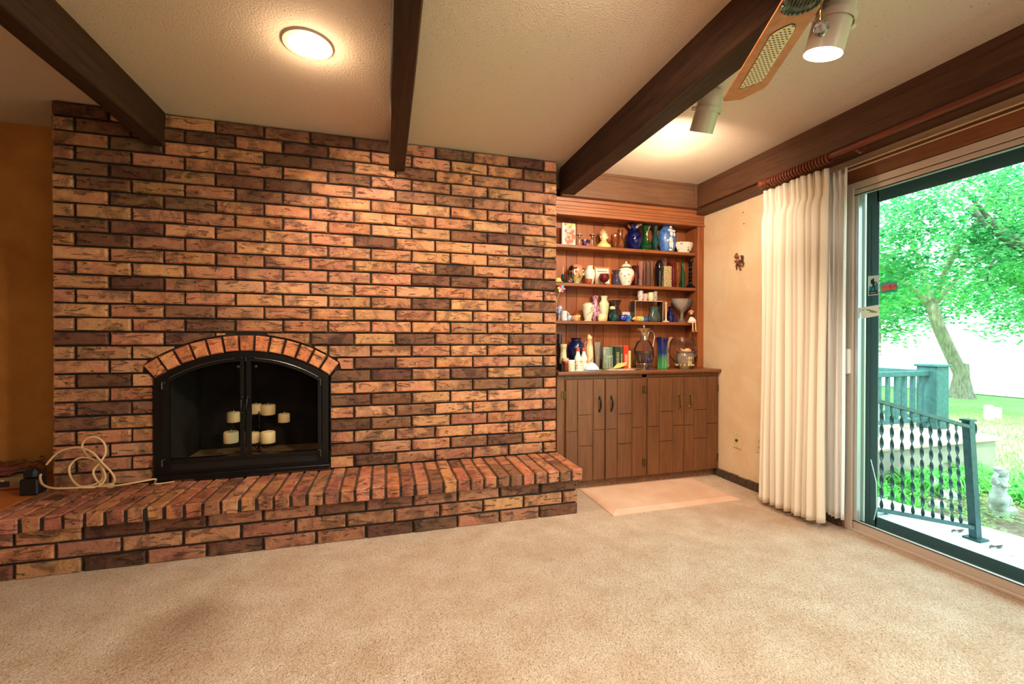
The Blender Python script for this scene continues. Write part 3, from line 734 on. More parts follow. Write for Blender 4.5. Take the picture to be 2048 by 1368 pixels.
# ------------------------------------------------------------------ curtain rod, drape and sheer
fabric, ft, fb = base('drape_linen', S(238,224,202), .9, spec=.1)
bump(ft, fb, noise(ft, coords(ft, (1,1,1)), 260, 2), .25, .001); fb.inputs['Sheen Weight'].default_value = .2
rod = thing('curtain_rod', 'reddish brown wooden curtain rod with turned finial over the sliding door', 'curtain rod', (2.38, .9, 2.113))
woodrod = wood('rod_wood', S(104,50,32), S(132,66,42), (14,1,14), 4, .35, .1)
RX, RZ = 2.385, 2.112
MB().tube([(RX, 2.27, RZ), (RX, -.6, RZ)], .0165, 20).build('pole', woodrod, rod, smooth=True)
MB().lathe([(0,-.012),(.014,-.010),(.016,0),(.012,.006),(.024,.012),(.026,.022),(.020,.036),(.028,.050),(.026,.066),(.012,.080),(0,.084)], RX, 2.262, RZ, 20, ax=(0,1,0)).build('finial', woodrod, rod, smooth=True)
for y in (1.72, .3):
    MB().tube([(RX, y, RZ-.02), (2.42, y, RZ-.03), (2.436, y, RZ-.02)], .008, 8).bbox(2.43, 2.437, y-.02, y+.02, RZ-.02, RZ+.03, .002).build('bracket', woodrod, rod)
RY = [2.235-.020*i for i in range(10)]+[2.005-.0185*i for i in range(10)]
RY = [2.235-.0195*i for i in range(20)]
tor = MB()
for i in range(24):
    a = 2*PI*i/24
    for j in range(8):
        b = 2*PI*j/8; r = .0245+.0062*math.cos(b); tor.v.append(Vector((r*math.cos(a), .0062*math.sin(b), r*math.sin(a))))
for i in range(24):
    for j in range(8):
        k, l = (i+1) % 24, (j+1) % 8; tor.f.append([i*8+j, i*8+l, k*8+l, k*8+j]); tor.mi.append(0)
r0 = tor.build('curtain_ring', woodrod, smooth=True)
rm_me = r0.data; bpy.data.objects.remove(r0)
for i, y in enumerate(RY):
    o = bpy.data.objects.new('curtain_ring', rm_me); col.objects.link(o); o.location = (RX, y, RZ-.006)
    tag(o, 'turned wooden curtain ring bunched at the end of the rod', 'curtain ring', 'wooden rings bunched on the curtain rod')
def cloth(name, y0, y1, xm, folds, amp0, amp1, ztop, zbot, nu, nv, seed, mt, lean=0, xoff=None):
    r = random.Random(seed); ph = [r.uniform(0, 6.28) for _ in range(6)]
    # irregular fold spacing
    wts = [r.uniform(.6, 1.5) for _ in range(folds)]; tot = sum(wts); ed = [0]
    for w_ in wts: ed.append(ed[-1]+w_/tot)
    vs = []; F = []; fa = [r.uniform(.65, 1.25) for _ in range(folds)]
    for j in range(nv+1):
        v = j/nv
        for i in range(nu+1):
            u = i/nu
            k = max(q for q in range(folds) if ed[q] <= u+1e-9); fr_ = (u-ed[k])/(ed[k+1]-ed[k])
            A = (amp0*(1-v)+amp1*v)*fa[k]
            s_ = math.sin(2*PI*fr_)
            s_ = math.copysign(abs(s_)**.7, s_)
            if v < .075:           # pinched heading
                s2 = s_*.7+.4*math.sin(6*PI*fr_); q = min(1, (.075-v)/.04); s_ = s_*(1-q)+s2*q; A *= 1-.25*q
            pinch = math.exp(-((v-.065)/.022)**2)
            A *= 1-.55*pinch
            sw = .004*math.sin(3.1*v+ph[k % 6])*v
            y = y0+(y1-y0)*u+sw+lean*v*(u-.5)
            y += .006*math.sin(4*PI*fr_+ph[1])*(1-v*.3)
            x = xm+A*s_+.006*math.sin(5*v+u*9+ph[2])
            if xoff: x += xoff(u, v)
            z = ztop(u)+(zbot(u)-ztop(u))*v+(.004*math.sin(2*PI*fr_*1+ph[3]) if j == nv else 0)
            vs.append((x, y, z))
    for j in range(nv):
        for i in range(nu): F.append((j*(nu+1)+i, j*(nu+1)+i+1, (j+1)*(nu+1)+i+1, (j+1)*(nu+1)+i))
    mb = MB().add(vs, F); return mb.build(name, mt, loc=(xm, (y0+y1)/2, .04), smooth='all', fix=False)
dr = cloth('curtain', 2.318, 1.886, 2.402, 10, .040, .052, lambda u: 2.062-.006*u, lambda u: .030+.018*u, 330, 60, 5, fabric)
sm = dr.modifiers.new('thick', 'SOLIDIFY'); sm.thickness = .0018
tag(dr, 'cream pinch-pleated floor-length curtain hanging gathered left of the sliding door', 'curtain')
sheer, stt, sbb = base('sheer_white', S(244,240,234), .9, spec=.1); bump(stt, sbb, noise(stt, coords(stt, (1,1,3)), 200, 2), .3, .001)
str_ = N(stt, 'ShaderNodeBsdfTranslucent'); str_.inputs[0].default_value = S(240,236,230); smx = N(stt, 'ShaderNodeMixShader'); smx.inputs[0].default_value = .18
stt.links.new(sbb.outputs[0], smx.inputs[1]); stt.links.new(str_.outputs[0], smx.inputs[2]); stt.links.new(smx.outputs[0], stt.nodes['Material Output'].inputs[0])
s2 = cloth('sheer_curtain', 1.94, 1.806, 2.455, 4, .018, .022, lambda u: 2.030+.012*u, lambda u: .085+.0*u, 120, 50, 9, sheer, lean=.02)
sm = s2.modifiers.new('thick', 'SOLIDIFY'); sm.thickness = .0012
tag(s2, 'white linen under-curtain hanging between the cream curtain and the door frame', 'curtain')
# ------------------------------------------------------------------ recessed light
cl = thing('recessed_light', 'round recessed ceiling light glowing between the left and middle beams', 'ceiling light', (-.318, 2.045, ZC))
cx, cy = -.318, 2.043
MB().lathe([(.074,-.002),(.078,-.008),(.098,-.006),(.103,0),(.103,.004),(.074,.004)], cx, cy, ZC-.001, 40, cap=False).build('trim_ring', M['lampwhite'], cl, smooth=True)
MB().lathe([(.074,-.002),(.060,.030),(.0,.035)], cx, cy, ZC-.003, 32, cap=False).build('baffle', M['lampwhite'], cl, smooth=True)
MB().ell((cx+.012, cy+.006, ZC-.012), (.050, .050, .020), 28, 12).build('bulb', M['bulb'], cl, smooth=True)
light('recessed_lamp', 'SPOT', (cx+.02, cy+.02, ZC-.05), 55, WARM, .05, target=(.42, 2.95, 1.05), spot=118, blend=.75)
light('recessed_glow', 'POINT', (cx+.01, cy, ZC-.06), 3.0, (1, .72, .46), .03)
# ------------------------------------------------------------------ track lights
def track(label, c, axis, R, H, bulb_on, energy, tgt, spot):
    c = Vector(c); a = Vector(axis).normalized()
    t = thing('spot_lamp', label, 'spotlight', tuple(c+a*H))
    MB().lathe([(R*.94,.012),(R,0),(R,H*.62),(R*.985,H*.72),(R*.93,H*.82),(R*.80,H*.92),(R*.55,H*.985),(R*.25,H*1.005),(0,H*1.005)], c.x, c.y, c.z, 40, ax=a, cap=False).build('housing', M['lampwhite'], t, smooth=True)
    MB().lathe([(R*.94,.010),(R*.90,.04),(R*.5,.09),(0,.10)], c.x, c.y, c.z, 32, ax=a, cap=False).build('inner_reflector', M['lampwhite'], t, smooth=True)
    # slanted yoke strap with knobs
    q = Vector((0,0,1)).rotation_difference(a)
    sg = MB(); pts = []; side = (RGT-a*RGT.dot(a)).normalized(); fr_ = a.cross(side); fr_ = fr_ if fr_.dot(FWD) < 0 else -fr_
    N_ = 26
    for i in range(N_+1):
        an = PI*i/N_; r_ = R*1.10
        base_ = c+a*(H*.50)+side*(r_*math.cos(an))+fr_*(r_*math.sin(an))+a*(.010*math.sin(an))
        pts.append((base_-a*.011, base_+a*.011))
    vs = [p for pr_ in pts for p in pr_]; vo = [(p-(c+a*((p-c).dot(a))))*.04+p for p in vs]
    F = [(2*i, 2*i+2, 2*i+3, 2*i+1) for i in range(N_)]; n = len(vs)
    F += [tuple(k+n for k in f) for f in F]+[(2*i, 2*i+n, 2*i+2+n, 2*i+2) for i in range(N_)]+[(2*i+1, 2*i+3, 2*i+3+n, 2*i+1+n) for i in range(N_)]
    MB().add(vs+vo, F).build('yoke', M['lampwhite'], t, smooth=True)
    for s_ in (-1, 1):
        p = c+a*(H*.50)+side*(s_*R*1.03); MB().lathe([(.011,0),(.012,.012),(.009,.018),(0,.018)], p.x, p.y, p.z, 16, ax=side*s_).build('knob', M['lampwhite'], t, smooth=True)
    top = c+a*H
    MB().tube([top-a*.01, (top.x, top.y, ZC-.012)], .010, 10).lathe([(.045,0),(.045,.012),(.0,.012)], top.x, top.y, ZC-.013, 24).build('mount', M['lampwhite'], t, smooth=True)
    MB().ell(c+a*.010 if bulb_on else c+a*.03, (R*.88, R*.88, R*.16), 28, 10, rot=q.to_matrix()).build('bulb', M['bulb'], t, smooth=True)
    light('spot_lamp_light', 'SPOT', tuple(c-a*.03), energy, WARM, .03, target=tuple(Vector(tgt)), spot=spot, blend=.7)
up = Vector((0,0,1)); fw = Vector((FWD.x, FWD.y, 0)).normalized()
track('lit white cylinder spotlight beside the fan blade, its bulb facing down', (1.436, 1.146, 2.062), up*.96-fw*.21+RGT*.16, .058, .20, True, 30, (1.1, 1.6, 0), 120)
track('smaller-looking white cylinder spotlight by the beam, turned away toward the bookcase', (1.569, 1.909, 2.160), up*.87-fw*.47+RGT*.12, .058, .20, False, 46, (1.85, 3.0, 1.7), 145)
light('ceiling_fill_light', 'POINT', (1.80, 2.45, 2.12), 3.2, (1, .74, .48), .04)  # added point light without a fitting, boosts the ceiling glow near the header
# ------------------------------------------------------------------ ceiling fan
HUB = Vector((1.035, .79, 2.03)); BZ = 2.03
fan = thing('ceiling_fan', 'ceiling fan at the top edge with a wooden blade inset with woven cane', 'ceiling fan', tuple(HUB))
fanwood, t_, b_ = base('fan_wood', S(178,112,66), .45); v_ = coords(t_, (3,3,3))
t_.links.new(ramp(t_, noise(t_, v_, 6, 5, .6, 1), [(.3, S(168,100,58)), (.7, S(196,130,80))]), b_.inputs['Base Color'])
cane, t_, b_ = base('woven_cane', S(226,204,160), .6)
def zf(pts, s=4.56): return [atZ(1350+a/s, b/s, BZ) for a, b in pts]
out = zf([(437,912),(452,925),(600,910),(700,862),(800,815),(850,770),(1340,40),(1372,-40),(1010,-40),(985,0)])
cin = zf([(588,802),(730,568),(870,320),(925,282),(1000,245),(1060,220),(1090,226),(1096,250),(1080,290),(960,480),(830,690),(795,738),(760,752),(620,800)])
# a diamond weave: short dark slots cut between lighter strands
ux = (cin[2]-cin[0]).normalized(); vx = Vector((-ux.y, ux.x, 0))
def pin(p, poly):
    c = False; n = len(poly)
    for i in range(n):
        a, b = poly[i], poly[i-1]
        if (a.y > p.y) != (b.y > p.y) and p.x < (b.x-a.x)*(p.y-a.y)/(b.y-a.y)+a.x: c = not c
    return c
def blade(rot):
    R_ = Matrix.Rotation(rot, 3, 'Z')
    tr = lambda p, dz=0: R_@(Vector((p.x, p.y, 0))-Vector((HUB.x, HUB.y, 0)))+Vector((HUB.x, HUB.y, BZ+dz))
    mb = MB(); n = len(out)
    mb.add([tr(p) for p in out]+[tr(p, .006) for p in out], [tuple(range(n)), tuple(range(2*n-1, n-1, -1))]+[(i, i+n, (i+1) % n+n, (i+1) % n) for i in range(n)])
    bl = mb.build('blade', fanwood, fan)
    mb = MB(); n = len(cin); cc = sum(cin, Vector())/n
    mb.add([tr(cc+(p-cc)*1.03, -.0008) for p in cin], [tuple(range(n))]); mb.build('cane_shadow_line', M['gasket'], bl)
    MB().add([tr(p, -.0015) for p in cin], [tuple(range(n))]).build('cane_inset', cane, bl)
    mb = MB()
    for i in range(-2, 42):
        for j in range(-8, 14):
            p = cin[0]+ux*(i*.0115)+vx*(j*.0125+(i % 2)*.00625)
            a = vx*.0042-ux*.0015; b2 = ux*.0018
            q = [p-a-b2, p+a-b2, p+a+b2, p-a+b2]
            if all(pin(z_, cin) for z_ in q): mb.add([tr(z_, -.0022) for z_ in q], [(0,1,2,3)])
    if mb.f:
        o = mb.build('cane_weave', plain('cane_slots', S(70,52,36), .8), bl, fix=False); o['kind'] = 'stuff'
    # cast bracket
    d = (Vector((out[8].x, out[8].y, 0))+Vector((out[7].x, out[7].y, 0)))/2
    root = Vector(((out[7].x+out[8].x)/2, (out[7].y+out[8].y)/2, BZ)); dr_ = (Vector((root.x, root.y, 0))-Vector((HUB.x, HUB.y, 0))).normalized(); sd = Vector((-dr_.y, dr_.x, 0))
    mb = MB(); P0 = Vector((HUB.x, HUB.y, 0))
    L1 = (root-HUB).length+.055
    leaf = [(0,-.018),(.10,-.022),(.14,-.05),(L1-.05,-.052),(L1-.02,-.040),(L1,-.016),(L1+.006,0),(L1,.016),(L1-.02,.040),(L1-.05,.052),(.14,.05),(.10,.022),(0,.018)]
    pts = [P0+dr_*a+sd*b for a, b in leaf]; n = len(pts)
    mb.add([tr(p, -.006) for p in pts]+[tr(p, -.001) for p in pts], [tuple(range(n)), tuple(range(2*n-1, n-1, -1))]+[(i, i+n, (i+1) % n+n, (i+1) % n) for i in range(n)])
    for k in range(9):
        b = -.04+.01*k; mb.tube([tr(P0+dr_*(.15)+sd*b, -.008), tr(P0+dr_*(L1-.02-abs(b)*.4)+sd*b*.9, -.008)], .0022, 5)
    for k in range(12):
        a = PI*k/11-PI/2; mb.ell(tr(P0+dr_*(L1-.03+.034*math.cos(a))+sd*.046*math.sin(a), -.007), (.006,.006,.004), 8, 5)
    mb.build('blade_bracket', mottled('verdigris_metal', S(40,48,36), S(92,104,80), 60, .4, .5), fan)
for k in range(4): blade(k*PI/2)
MB().lathe([(0,-.06),(.05,-.055),(.09,-.03),(.12,0),(.125,.06),(.10,.11),(.05,.13),(.03,.20),(.02,.31),(.05,.312),(.05,.315)], HUB.x, HUB.y, BZ+.0, 40).build('motor_housing', M['brass'], fan, smooth=True)
cp = atY(1642, 57, .78); ch = MB(); top = Vector((cp.x, .78, 1.99)); z = top.z
while z > cp.z+.03:
    ch.ell((cp.x, cp.y, z), (.0022,.0022,.0026), 7, 5); z -= .0052
ch.lathe([(.003,.0),(.0055,.004),(.003,.012),(.005,.022),(.003,.028)], cp.x, cp.y, cp.z+.014, 12).build('pull_chain', M['brass'], fan, smooth=True)
xg = MB()
xg.lathe([(.004,.017),(.013,.010),(.0165,0),(.013,-.010),(.004,-.018),(.0,-.019)], cp.x, cp.y, cp.z, 8)
xg.build('crystal_pendant', glassy('crystal', (.95,.97,.94,1), .15, .02), fan)
# ------------------------------------------------------------------ wall plates and wall ornament
pw_ = thing('wall_plate', 'ivory wall plate with one cable jack low on the right wall', 'wall plate', (WR, 2.70, .324))
p0 = atX(1475, 881, WR)
MB().bbox(WR-.006, WR, p0.y-.036, p0.y+.036, p0.z-.058, p0.z+.058, .003).build('plate', M['ivory'], pw_)
MB().lathe([(.010,0),(.010,.006),(.005,.007),(.005,.014),(0,.014)], WR-.006, p0.y, p0.z+.002, 12, ax=(-1,0,0)).build('jack', M['brass'], pw_)
MB().lathe([(.003,0),(.002,.002),(0,.002)], WR-.006, p0.y, p0.z+.045, 8, ax=(-1,0,0)).lathe([(.003,0),(.002,.002),(0,.002)], WR-.006, p0.y, p0.z-.045, 8, ax=(-1,0,0)).build('screw', M['brass'], pw_)
pw2 = thing('power_outlet', 'ivory power outlet half hidden behind the cream curtain', 'outlet', (WR, 2.475, .35))
p1 = atX(1521, 889, WR)
MB().bbox(WR-.006, WR, p1.y-.038, p1.y+.036, p1.z-.060, p1.z+.060, .003).build('plate', M['ivory'], pw2)
for dz in (-.022, .022):
    MB().lathe([(.016,0),(.016,.003),(0,.003)], WR-.006, p1.y, p1.z+dz, 16, ax=(-1,0,0)).build('socket', M['ivory'], pw2)
    MB().box(WR-.0098, WR-.009, p1.y-.007, p1.y-.004, p1.z+dz-.005, p1.z+dz+.006).box(WR-.0098, WR-.009, p1.y+.004, p1.y+.007, p1.z+dz-.005, p1.z+dz+.006).build('slots', M['gasket'], pw2)
for px, py in ((1486.5, 425), (1488, 447.5)):
    q = atX(px, py, WR)
    o = MB().lathe([(.0045,0),(.003,.003),(0,.003)], WR-.0005, q.y, q.z, 8, ax=(-1,0,0)).build('nail', M['gasket'], loc=tuple(q))
    tag(o, 'dark nail left in the plaster above the cherub ornament, %s one' % ('upper' if py < 430 else 'lower'), 'nail', 'nails in the right wall')
cu = thing('cherub_ornament', 'small reddish brown cherub ornament hanging on the cream plaster wall', 'wall ornament', (WR, 2.69, 1.676))
terra = mottled('terracotta_brown', S(150,92,66), S(96,50,32), 30, .5, .4)
def cw(a, b, off=.012): p = atX(1450+a/17.1, 480+b/17.1, WR-off); return p
mb = MB()
for a, b, r in ((395,560,.014),(395,500,.012),(350,560,.009),(440,570,.009)): mb.ell(cw(a,b), (.009, r, r), 12, 8)
mb.build('head', terra, cu, smooth=True)
mb = MB(); mb.tube([cw(430,640), cw(450,720), cw(440,800)], [.009,.013,.012], 10).tube([cw(440,700), cw(350,720), cw(340,750)], [.006,.005,.004], 8)
mb.tube([cw(440,690), cw(540,700), cw(600,690)], [.007,.006,.005], 8).tube([cw(430,800), cw(390,880), cw(400,960), cw(385,1010)], [.008,.007,.005,.004], 8)
mb.tube([cw(450,800), cw(530,860), cw(480,950), cw(550,1010)], [.009,.008,.006,.004], 8); mb.build('body', terra, cu, smooth=True)
mb = MB(); mb.tube([cw(370,760,.02), cw(560,730,.02), cw(590,760,.02)], [.003,.004,.003], 8).ell(cw(580,690,.014), (.006,.014,.016), 10, 7).tube([cw(610,560), cw(560,620), cw(640,590), cw(530,540), cw(620,540)], [.003,.006,.003,.005,.003], 8)
mb.tube([cw(600,740), cw(640,800), cw(620,870), cw(560,900)], [.005,.004,.004,.003], 8); mb.build('wings_and_lyre', plain('ornament_dark', S(84,44,30), .5), cu, smooth=True)
# ------------------------------------------------------------------ things at the left end of the hearth
ledge = MB().bbox(-3.0, HX0-.004, 2.45, YL-.001, .262, .287, .003).box(-2.98, HX0-.02, 2.5, YL-.02, 0, .262)
tag(ledge.build('side_ledge', wood('orange_wood', S(176,92,40), S(200,116,58), (1,10,10), 4, .35, .1), loc=(-2.3, 2.9, 0)), 'low orange-brown wooden ledge at the left end of the hearth', 'ledge')
bxl = thing('carton', 'flat beige printed carton lying on the ledge left of the hearth', 'box', (-2.1, 3.03, .288))
MB().bbox(-2.32, -1.86, 2.94, 3.14, .288, .352, .004).build('box_body', mottled('carton_beige', S(150,118,84), S(132,100,70), 6, .6), bxl)
MB().box(-2.32, -1.86, 2.9385, 2.9405, .290, .297).build('red_stripe', plain('carton_red', S(140,40,30), .5), bxl)
mk = MB(); xx = -2.09
for k in range(12):
    mk.box(xx, xx+.005+.004*(k % 3), 2.9385, 2.9405, .334, .342); xx += .014
mk.build('printed_marks', plain('carton_print', S(214,190,150), .5), bxl)
MB().box(-2.06, -2.02, 2.9385, 2.9405, .302, .322).box(-2.00, -1.985, 2.9385, 2.9405, .308, .326).box(-1.945, -1.90, 2.9385, 2.9405, .304, .334).build('printed_pictures', plain('carton_black', S(40,34,34), .5), bxl)
PC = [('seed_packet', (96,100,46), 'yellow-green printed packet heaped on the carton, nearest the left edge'), ('seed_packet', (130,72,64), 'pink printed packet lying on the heap on the carton'), ('seed_packet', (70,84,44), 'dark green printed packet under the pink one'), ('seed_packet', (130,84,40), 'brown printed packet at the back of the heap on the carton'), ('seed_packet', (60,24,30), 'dark red printed packet at the front edge of the carton')]
for i, (nm, c, lb) in enumerate(PC):
    x = [-2.17, -1.96, -1.93, -2.04, -2.13][i]; y = [3.02, 2.99, 3.03, 3.09, 2.965][i]; z = .353+[.024, .026, .014, .03, .006][i]
    R_ = Matrix.Rotation([.3, -.2, .5, .1, -.05][i], 3, 'Z')@Matrix.Rotation([.15, .2, -.1, .25, 0][i], 3, 'X')
    mb = MB().box(x-.07, x+.07, y-.045, y+.045, z-.004, z+.004, rot=R_)
    tag(mb.build(nm, mottled('packet_%d' % i, S(*c), S(int(c[0]*.7), c[1]//2, c[2]//2), 22, .5, 0, lo=.45, hi=.6), loc=(x, y, z)), lb, 'packet', 'printed packets on the carton')
leafm = mottled('dried_bouquet', S(70,60,30), S(140,70,50), 30, .8, 0)
mb = MB(); rr = random.Random(3)
for i in range(110):
    x, y, z = rr.uniform(-2.22, -1.84), rr.uniform(3.04, 3.16), .36+rr.uniform(0, .055)*(1-abs(rr.uniform(-.5, .5)))
    R_ = Matrix.Rotation(rr.uniform(0, 6), 3, 'Z')@Matrix.Rotation(rr.uniform(-1, 1), 3, 'X'); s_ = rr.uniform(.008, .02)
    mb.add([Vector((x, y, z))+R_@Vector(p) for p in ((-s_,0,0),(0,-s_*.5,.004),(s_,0,0),(0,s_*.5,.004))], [(0,1,2,3)])
o = mb.build('dried_leaves', leafm, loc=(-2.0, 3.1, .352), fix=False); o['kind'] = 'stuff'; tag(o, 'heap of dried leaves and flowers on top of the beige carton', 'dried flowers')
ad = MB().bbox(-1.775, -1.700, 2.80, 2.872, .290, .372, .006).bbox(-1.770, -1.712, 2.81, 2.86, .368, .418, .012)
tag(ad.build('power_adapter', plain('black_plastic', S(18,16,16), .5), loc=(-1.74, 2.84, .289)), 'black power adapter standing at the wall corner at the left hearth end', 'adapter')
def hz(a, b, y=2.80): q = atY(a/3.8, 820+b/3.8, y); q.z = max(q.z, HZ+.006); return q
def smooth_path(pts, n=8):
    out = []
    for i in range(len(pts)-1):
        p0, p1, p2, p3 = pts[max(i-1, 0)], pts[i], pts[i+1], pts[min(i+2, len(pts)-1)]
        for k in range(n):
            t = k/n; out.append(.5*((2*p1)+(p2-p0)*t+(2*p0-5*p1+4*p2-p3)*t*t+(3*p1-p0-3*p2+p3)*t**3))
    out.append(pts[-1]); return out
P = [(352,415,2.83),(400,360,2.83),(460,312,2.83),(560,287,2.83),(640,295,2.82),(710,330,2.81),(770,395,2.80),(830,455,2.80),(868,510,2.79),(866,550,2.79),(830,566,2.77),(760,560,2.77),(715,500,2.79),(715,450,2.80),(760,400,2.81),(800,330,2.83),(795,260,2.84),(750,215,2.845),(690,207,2.845),(640,235,2.845),(625,280,2.845),(650,330,2.84),(700,375,2.83),(760,430,2.82),(785,500,2.80),(760,545,2.78),(690,575,2.76),(610,580,2.75),(560,545,2.77),(530,490,2.80),(530,430,2.82),(580,375,2.83),(650,362,2.83),(720,380,2.82),(770,430,2.81),(800,500,2.79),(780,555,2.75),(720,585,2.72),(600,590,2.70),(420,596,2.70),(330,570,2.73),(305,520,2.78),(310,490,2.80)]
cabm = plain('cable_beige', S(206,166,116), .5)
pts = smooth_path([hz(*p) for p in P])
P2 = [hz(*p) for p in [(740,582,2.72),(900,572,2.72),(1050,548,2.74),(1180,526,2.78)]]+[Vector((-1.20, 2.815, HZ+.008)), Vector((-1.12, 2.83, HZ+.008))]
cbl = MB().tube(pts, .0052, 8).tube(smooth_path(P2), .0045, 8)
cbl.bbox(-1.385, -1.36, 2.75, 2.77, HZ+.02, HZ+.045, .003)
tag(cbl.build('extension_cord', cabm, loc=(-1.45, 2.8, HZ), smooth=True), 'beige cable coiled in loops on the hearth against the bricks', 'cable')
# ------------------------------------------------------------------ shelf things: lathe and small builders
def G(name, c, a=.3, r=.05): return glassy(name, c, a*.45, r)
cobalt = G('cobalt_glass', (.02,.04,.42,1), .45); amber = G('amber_glass', (.85,.42,.12,1), .3); greeng = G('green_glass', (.05,.45,.14,1), .4)
teal = G('teal_glass', (.05,.40,.34,1), .45); redg = G('red_glass', (.6,.06,.04,1), .4); purp = G('violet_glass', (.42,.36,.62,1), .4)
clear = glassy('crystal_clear', (.95,.94,.92,1), .02, .05, fres=.16); pinkg = glassy('pink_glass', (.98,.80,.74,1), .12, .05, fres=.2); aqua = G('aqua_glass', (.5,.72,.66,1), .25)
darkred = G('ruby_dark_glass', (.35,.05,.03,1), .5); blackg = plain('black_glass', S(14,14,18), .08, coat=.5)
def glaze(name, c, c2=None, scale=30, lo=.52, hi=.58, rough=.18):
    m, t, b = base(name, c, rough, coat=.4)
    if c2: t.links.new(ramp(t, noise(t, coords(t), scale, 3), [(lo, c), (hi, c2)]), b.inputs['Base Color'])
    return m
white = glaze('white_glaze', S(232,226,212)); cream = glaze('cream_glaze', S(232,214,170))
def place(px, wpx, top, zbase, y=3.155):
    c = atY(px, 600, y); w_ = (atY(px+wpx/2, 600, y)-atY(px-wpx/2, 600, y)).x
    h = atY(px, top, y).z-zbase
    return c.x, y, zbase, w_/2, h
def lat(mb, prof, x, y, z, R, H, n=24, **k): return mb.lathe([(r*R, t*H) for r, t in prof], x, y, z, n, **k)
VASE = [(0,0),(.5,0),(.52,.03),(.7,.15),(.95,.38),(1,.52),(.92,.66),(.6,.80),(.45,.88),(.55,.97),(.6,1),(.5,.985),(.38,.88)]
NECK = [(0,0),(.42,0),(.45,.03),(.75,.14),(.98,.30),(1,.40),(.85,.54),(.5,.68),(.40,.80),(.5,.93),(.72,1),(.64,.99),(.34,.80)]
URN = [(0,0),(.45,0),(.5,.02),(.62,.15),(.9,.45),(1,.62),(.95,.76),(.7,.86),(.5,.90),(.55,.97),(.7,1),(.6,.99),(.42,.90)]
CYL = [(0,0),(.92,0),(1,.02),(1,1),(.93,1),(.9,.04),(0,.03)]
CUP = [(0,0),(.7,0),(.78,.05),(.95,.45),(1,1),(.92,1),(.86,.45),(.0,.1)]
FLUTE = [(0,0),(.72,0),(.7,.03),(.5,.12),(.6,.4),(.75,.75),(1,1),(.93,1),(.68,.75),(.5,.4),(0,.12)]
SLIM = [(0,0),(.5,0),(.45,.03),(.3,.08),(.7,.22),(1,.38),(.85,.52),(.42,.68),(.4,.80),(.72,1),(.64,1),(.3,.8)]
def simple(name, label, cat, mat_, prof, px, wpx, top, zb, y=3.155, n=24, group=None, extra=None, part='body', ryk=1.0, maxr=None):
    x, y, z, R, H = place(px, wpx, top, zb, y)
    t = thing(name, label, cat, (x, y, z), group)
    Ry = min(R, maxr) if maxr else R
    mb = MB(); mb.lathe([(r*R, q*H) for r, q in prof], x, y, z, n, ry=Ry/R*ryk); mb.build(part, mat_, t, smooth=True)
    if extra: extra(t, x, y, z, R, H)
    return t
Z1, Z2, Z3, ZT = 1.813, 1.520, 1.230, .854
# --- top shelf
def book_box():
    x, y, z, R, H = place(1136, 26, 447, Z1, 3.13)
    t = thing('picture_box', 'white-edged box with a round orange picture, leftmost on the top shelf', 'box', (x, y, z))
    MB().bbox(x-R, x+R, y-.012, y+.012, z, z+H, .001).build('box_body', white, t)
    a = [(x+R*.12+R*.86*math.cos(2*PI*i/24), z+H*.44+H*.44*math.sin(2*PI*i/24)) for i in range(24)]
    MB().prism(a, lambda u, v, d: (u, d, v), y-.0126, y-.0118).build('round_picture', glaze('picture_orange', S(226,84,40), S(236,170,150), 45, .48, .56, .5), t)
    MB().box(x-R*.72, x+R, y-.0124, y-.0118, z+H*.86, z+H*.99).build('top_band', glaze('picture_band', S(196,190,110), S(90,120,60), 60), t)
book_box()
def stick(px, lb):
    x, y, z, R, H = place(px, 13, 469, Z1, 3.135); R = .024
    t = thing('candlestick', lb, 'candlestick', (x, y, z), 'pewter candlesticks')
    lat(MB(), [(0,0),(.62,0),(.6,.06),(.2,.12),(.16,.3),(.34,.42),(.16,.55),(.22,.66),(.42,.72),(.42,.88),(1,.93),(1,.98),(.4,1),(.3,.9),(0,.9)], x, y, z, R, H, 20).build('body', plain('pewter', S(150,138,118), .3, .9), t, smooth=True)
stick(1158, 'short pewter candlestick right of the orange picture box'); stick(1184, 'short pewter candlestick behind the pink-flowered cup')
simple('flower_cup', 'low black cup with a pink flower in front of the pewter candlesticks', 'cup', glaze('black_floral', S(30,30,30), S(200,84,150), 45, .5, .56), CUP, 1171, 18, 480, Z1, 3.115, maxr=.02)
